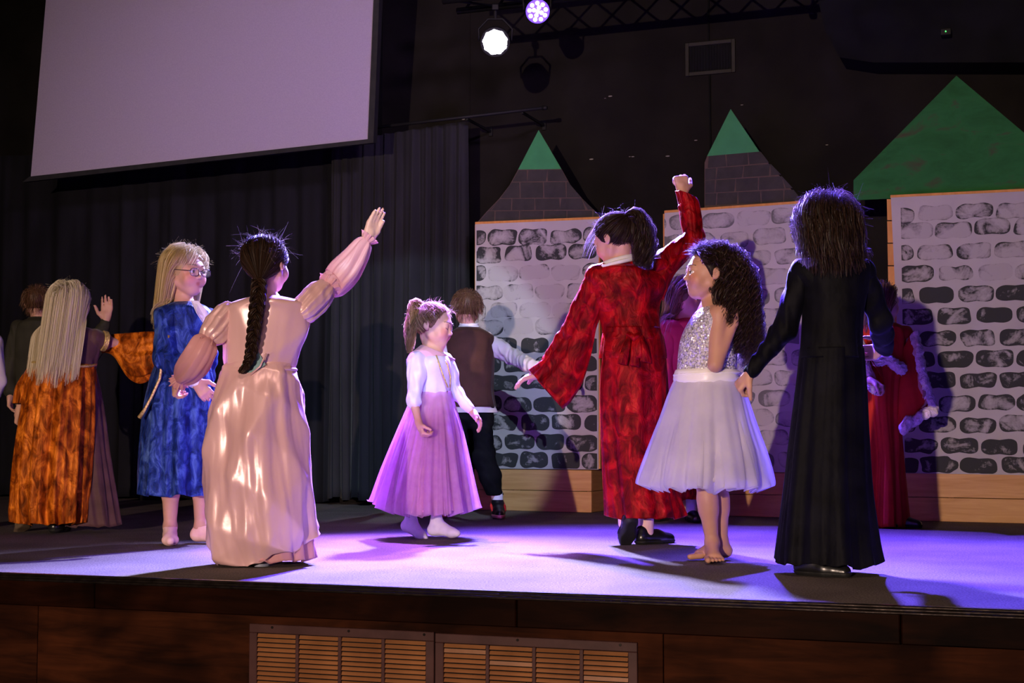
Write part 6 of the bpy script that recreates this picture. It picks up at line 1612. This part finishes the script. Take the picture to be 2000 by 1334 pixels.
def rose_girl():
    g = Fig('girl in rose red top and dark red skirt, half hidden behind the girl in white', (1318, 1018), 1.31, SK_fair)
    rs = np.random.default_rng(49)
    N, Hp = g.p(1338, 622, 0), g.p(1330, 770, 0); SR, SL = g.p(1308, 640, -.05), g.p(1372, 642, .05)
    g.torso(N, Hp, SL, SR, nrm(A_([.6, -.8, 0])), 1.0)
    g.head(g.p(1344, 583, 0), nrm(A_([.75, -.65, -.12])), (0, 0, 1), .215, N)
    E1, W1 = g.p(1302, 715, -.04), g.p(1315, 770, -.1); g.arm(SR, E1, W1); g.hand(W1, A_([.1, 0, -1]), A_([1, 0, 0]), A_([0, -1, 0]), .4)
    E2, W2 = g.p(1378, 715, .05), g.p(1375, 775, 0); g.arm(SL, E2, W2); g.hand(W2, A_([0, 0, -1]), A_([-1, 0, 0]), A_([0, -1, 0]), .4)
    a1 = g.p(1290, 985, .02); a1[2] = .075; a2 = g.p(1350, 985, -.02); a2[2] = .078
    g.leg(Hp - g.tl * .06, g.p(1312, 880, 0), a1); g.leg(Hp + g.tl * .06, g.p(1345, 880, 0), a2)
    g.body(.0062)
    g.face_parts((0, 1, -.1))
    g.shoe(a1, (-.5, -.5), M_shoe, flat=True, sole=M_bsole); g.shoe(a2, (.1, -1), M_shoe, flat=True, sole=M_bsole)
    for a_ in (a1, a2): V, F = nets([rc(a_ - UP * .03, a_ + UP * .05, .03, .03)], .005); g.add('sock', V, F, M_wsock)
    r = g.ring
    dress = g.add('dress', *loft([r(620, 1322, 1354, .9), r(630, 1306, 1370, .8), r(645, 1296, 1380, .75), r(700, 1298, 1376, .8), r(760, 1296, 1378, .85)], 4, (.01, .04), 8, 26, 120), V_redpink)
    g.yoke(V_redpink, dress)
    g.add('skirt', *loft([r(745, 1298, 1376, .85), r(850, 1284, 1388, .9), r(940, 1272, 1398, .9), r(975, 1266, 1402, .9)], 8, (.03, .12), 5, 40, 160, hem=.015), V_red, dress)
    sleeve(g, dress, [rc(SR, E1, .044, .036, .03), rc(E1, lerp(E1, W1, .9), .036, .03, .02)], .003, V_redpink, .003, 42, 3)
    sleeve(g, dress, [rc(SL, E2, .044, .036, .03), rc(E2, lerp(E2, W2, .9), .036, .03, .02)], .003, V_redpink, .003, 42, 3)
    g.cap(HM_light, [((0, .18, .0), (0, 1, -.45)), ((0, 0, -.30), (0, .3, -1))], .03)
    p = g.flow(g.roots(1100, rs, lambda q: in_scalp(.23, -.35, .34)(q) and not (q[1] > .08 and q[2] < .16)), g.t_down(0, .3), 24, .0145, rs.uniform(.010, .034, 1100), rs, stiff=.55, extra=g.T, curl=.004, cf=6)
    g.strands(p, HM_light, rad=.0016)
def robe_child():
    g = Fig('child in scarlet robe with white fur edging, partly behind the black gown', (1732, 1030), 1.25, SK_fair)
    rs = np.random.default_rng(50)
    N, Hp = g.p(1722, 632, 0), g.p(1725, 780, 0); SL, SR = g.p(1690, 655, .0), g.p(1764, 652, .0)
    g.torso(N, Hp, SL, SR, nrm(A_([.5, 1, 0])), 1.05)
    g.head(g.p(1722, 592, 0), nrm(A_([.9, .2, -.1])), (0, 0, 1), .205, N)
    E2, W2 = g.p(1786, 700, -.05), g.p(1800, 756, -.12); g.arm(SR, E2, W2); g.hand(W2, A_([.3, -.3, -1]), A_([-1, 0, 0]), A_([0, -1, 0]), .4)
    E1, W1 = g.p(1685, 715, -.05), g.p(1702, 745, -.16); g.arm(SL, E1, W1); g.hand(W1, A_([.8, -.3, -.4]), A_([0, 0, -1]), A_([0, -1, 0]), .8)
    a1 = g.p(1705, 1008, 0); a1[2] = .075; a2 = g.p(1750, 1006, 0); a2[2] = .075
    g.leg(Hp + g.tl * .06, g.p(1712, 890, 0), a1); g.leg(Hp - g.tl * .06, g.p(1745, 890, 0), a2)
    g.body(.0075)
    g.shoe(a1, (.6, -.5), M_shoe, sole=M_bsole); g.shoe(a2, (.6, -.5), M_shoe, sole=M_bsole)
    r = g.ring
    robe = g.add('robe', *loft([r(628, 1702, 1742, .9), r(638, 1682, 1764, .7), r(655, 1674, 1778, .62), r(720, 1678, 1772, .8), r(800, 1680, 1764, .95), r(900, 1688, 1768, 1.0), r(1028, 1672, 1780, .9)], 6, (.03, .16), 8, 70, 200, hem=.01), M_redrobe)
    g.yoke(M_redrobe, robe)
    U = g.p
    def ln(p, q_, w): return ((p + q_) / 2, (q_ - p) / 2, A_([0, w, 0]))
    g.add('sleeve', *loft([ln(U(1778, 648, -.02), U(1748, 700, -.02), .05), ln(U(1788, 676, -.04), U(1750, 735, -.04), .055), ln(U(1800, 715, -.06), U(1750, 780, -.06), .06), ln(U(1815, 760, -.09), U(1752, 812, -.08), .065), ln(U(1824, 798, -.10), U(1752, 832, -.08), .07)], 4, (.03, .08), 5, 40, 100), M_redrobe, robe)
    g.add('sleeve', *loft([ln(U(1676, 645, -.02), U(1706, 690, -.02), .05), ln(U(1676, 680, -.06), U(1722, 715, -.05), .06), ln(U(1690, 690, -.12), U(1728, 760, -.10), .06)], 4, (.03, .08), 6, 30, 90), M_redrobe, robe)
    def fur(pts, rr, sd, nm='fur_trim'):
        pts = spline(pts, np.linspace(0, 1, 24)); pr = [rc(a, b_, rr, rr, .006) for a, b_ in zip(pts[:-1], pts[1:])]
        g.cloth(nm, pr, 0, M_fur, .006, (), wrinkle(.006, 160, sd), robe, 'white fur edging')
    fur([U(1766, 838, -.155), U(1775, 826, -.165), U(1796, 815, -.17), U(1822, 801, -.165)], .027, 1)
    fur([U(1788, 655, -.06), U(1796, 700, -.115), U(1807, 748, -.15), U(1822, 796, -.165)], .022, 2)
    fur([U(1680, 670, -.075), U(1686, 705, -.11), U(1702, 745, -.125), U(1711, 762, -.12)], .026, 3)
    fur([U(1712, 706, -.13), U(1730, 702, -.135), U(1748, 712, -.13), U(1762, 722, -.12)], .026, 4)
    b = MB(); b.tube([g.p(1722, 630, 0) + A_([.055 * math.cos(q), .05 * math.sin(q), 0]) for q in np.linspace(0, 6.283, 30)], .015, 8, False); g.mb(b, 'collar', M_white, robe, True)
    g.cap(HM_mid, [((0, .18, .0), (0, 1, -.45)), ((0, 0, -.25), (0, .3, -1))], .03)
    p = g.flow(g.roots(900, rs, in_scalp(.23, -.3, .34)), g.t_down(0, .3), 12, .012, rs.uniform(.010, .03, 900), rs, stiff=.55, extra=g.T)
    g.strands(p, HM_mid, rad=.0015)
def edge_girl():
    g = Fig('child in pale lilac top cut off by the left edge of the picture', (-40, 0), 1.2, SK_fair, 'children dancing on the stage', 7.4)
    rs = np.random.default_rng(51)
    N, Hp = g.p(-45, 640, 0), g.p(-45, 790, 0); SL, SR = g.p(-88, 668, 0), g.p(-12, 668, 0)
    g.torso(N, Hp, SL, SR, A_([0, 1, 0]), 1.0)
    g.head(g.p(-45, 600, 0), A_([0, 1, 0]), (0, 0, 1), .20, N)
    E2, W2 = g.p(-3, 745, 0), g.p(-20, 800, -.05); g.arm(SR, E2, W2); g.hand(W2, A_([0, 0, -1]), A_([-1, 0, 0]), A_([0, 1, 0]), .4)
    E1, W1 = g.p(-100, 745, 0), g.p(-100, 800, -.05); g.arm(SL, E1, W1); g.hand(W1, A_([0, 0, -1]), A_([1, 0, 0]), A_([0, 1, 0]), .4)
    a1 = g.p(-60, 1000, 0); a1[2] = .075; a2 = g.p(-32, 1000, 0); a2[2] = .075
    g.leg(Hp + g.tl * .06, g.p(-60, 900, 0), a1); g.leg(Hp - g.tl * .06, g.p(-32, 900, 0), a2)
    g.body(.007)
    g.shoe(a1, (-.1, 1), M_shoe, sole=M_bsole); g.shoe(a2, (.1, 1), M_shoe, sole=M_bsole)
    r = g.ring
    d = g.add('dress', *loft([r(636, -62, -28, .9), r(646, -84, -14, .6), r(668, -92, -4, .6), r(740, -84, -8, .65), r(800, -86, -8, .66)], 4, (.02, .06), 8, 20, 80), M_lav)
    g.add('skirt', *loft([r(785, -86, -8, .7), r(860, -95, -6, .8), r(940, -104, -6, .85)], 8, (.02, .06), 8, 20, 100), M_black, d)
    sleeve(g, d, [rc(SR, E2, .042, .036, .03), rc(E2, lerp(E2, W2, .9), .036, .03, .02)], .002, M_lav, .004, 42, 3)
    sleeve(g, d, [rc(SL, E1, .042, .036, .03), rc(E1, lerp(E1, W1, .9), .036, .03, .02)], .002, M_lav, .004, 42, 3)
    short_hair(g, rs, HM_mid, 500)

import time as _t
for fn in (pink_girl, blue_girl, orange_girl, tulle_girl, vest_boy, red_girl, white_girl, black_girl, back_boy, rose_girl, robe_child, edge_girl):
    _s = _t.time(); fn(); print('BUILT', fn.__name__, round(_t.time() - _s, 1))
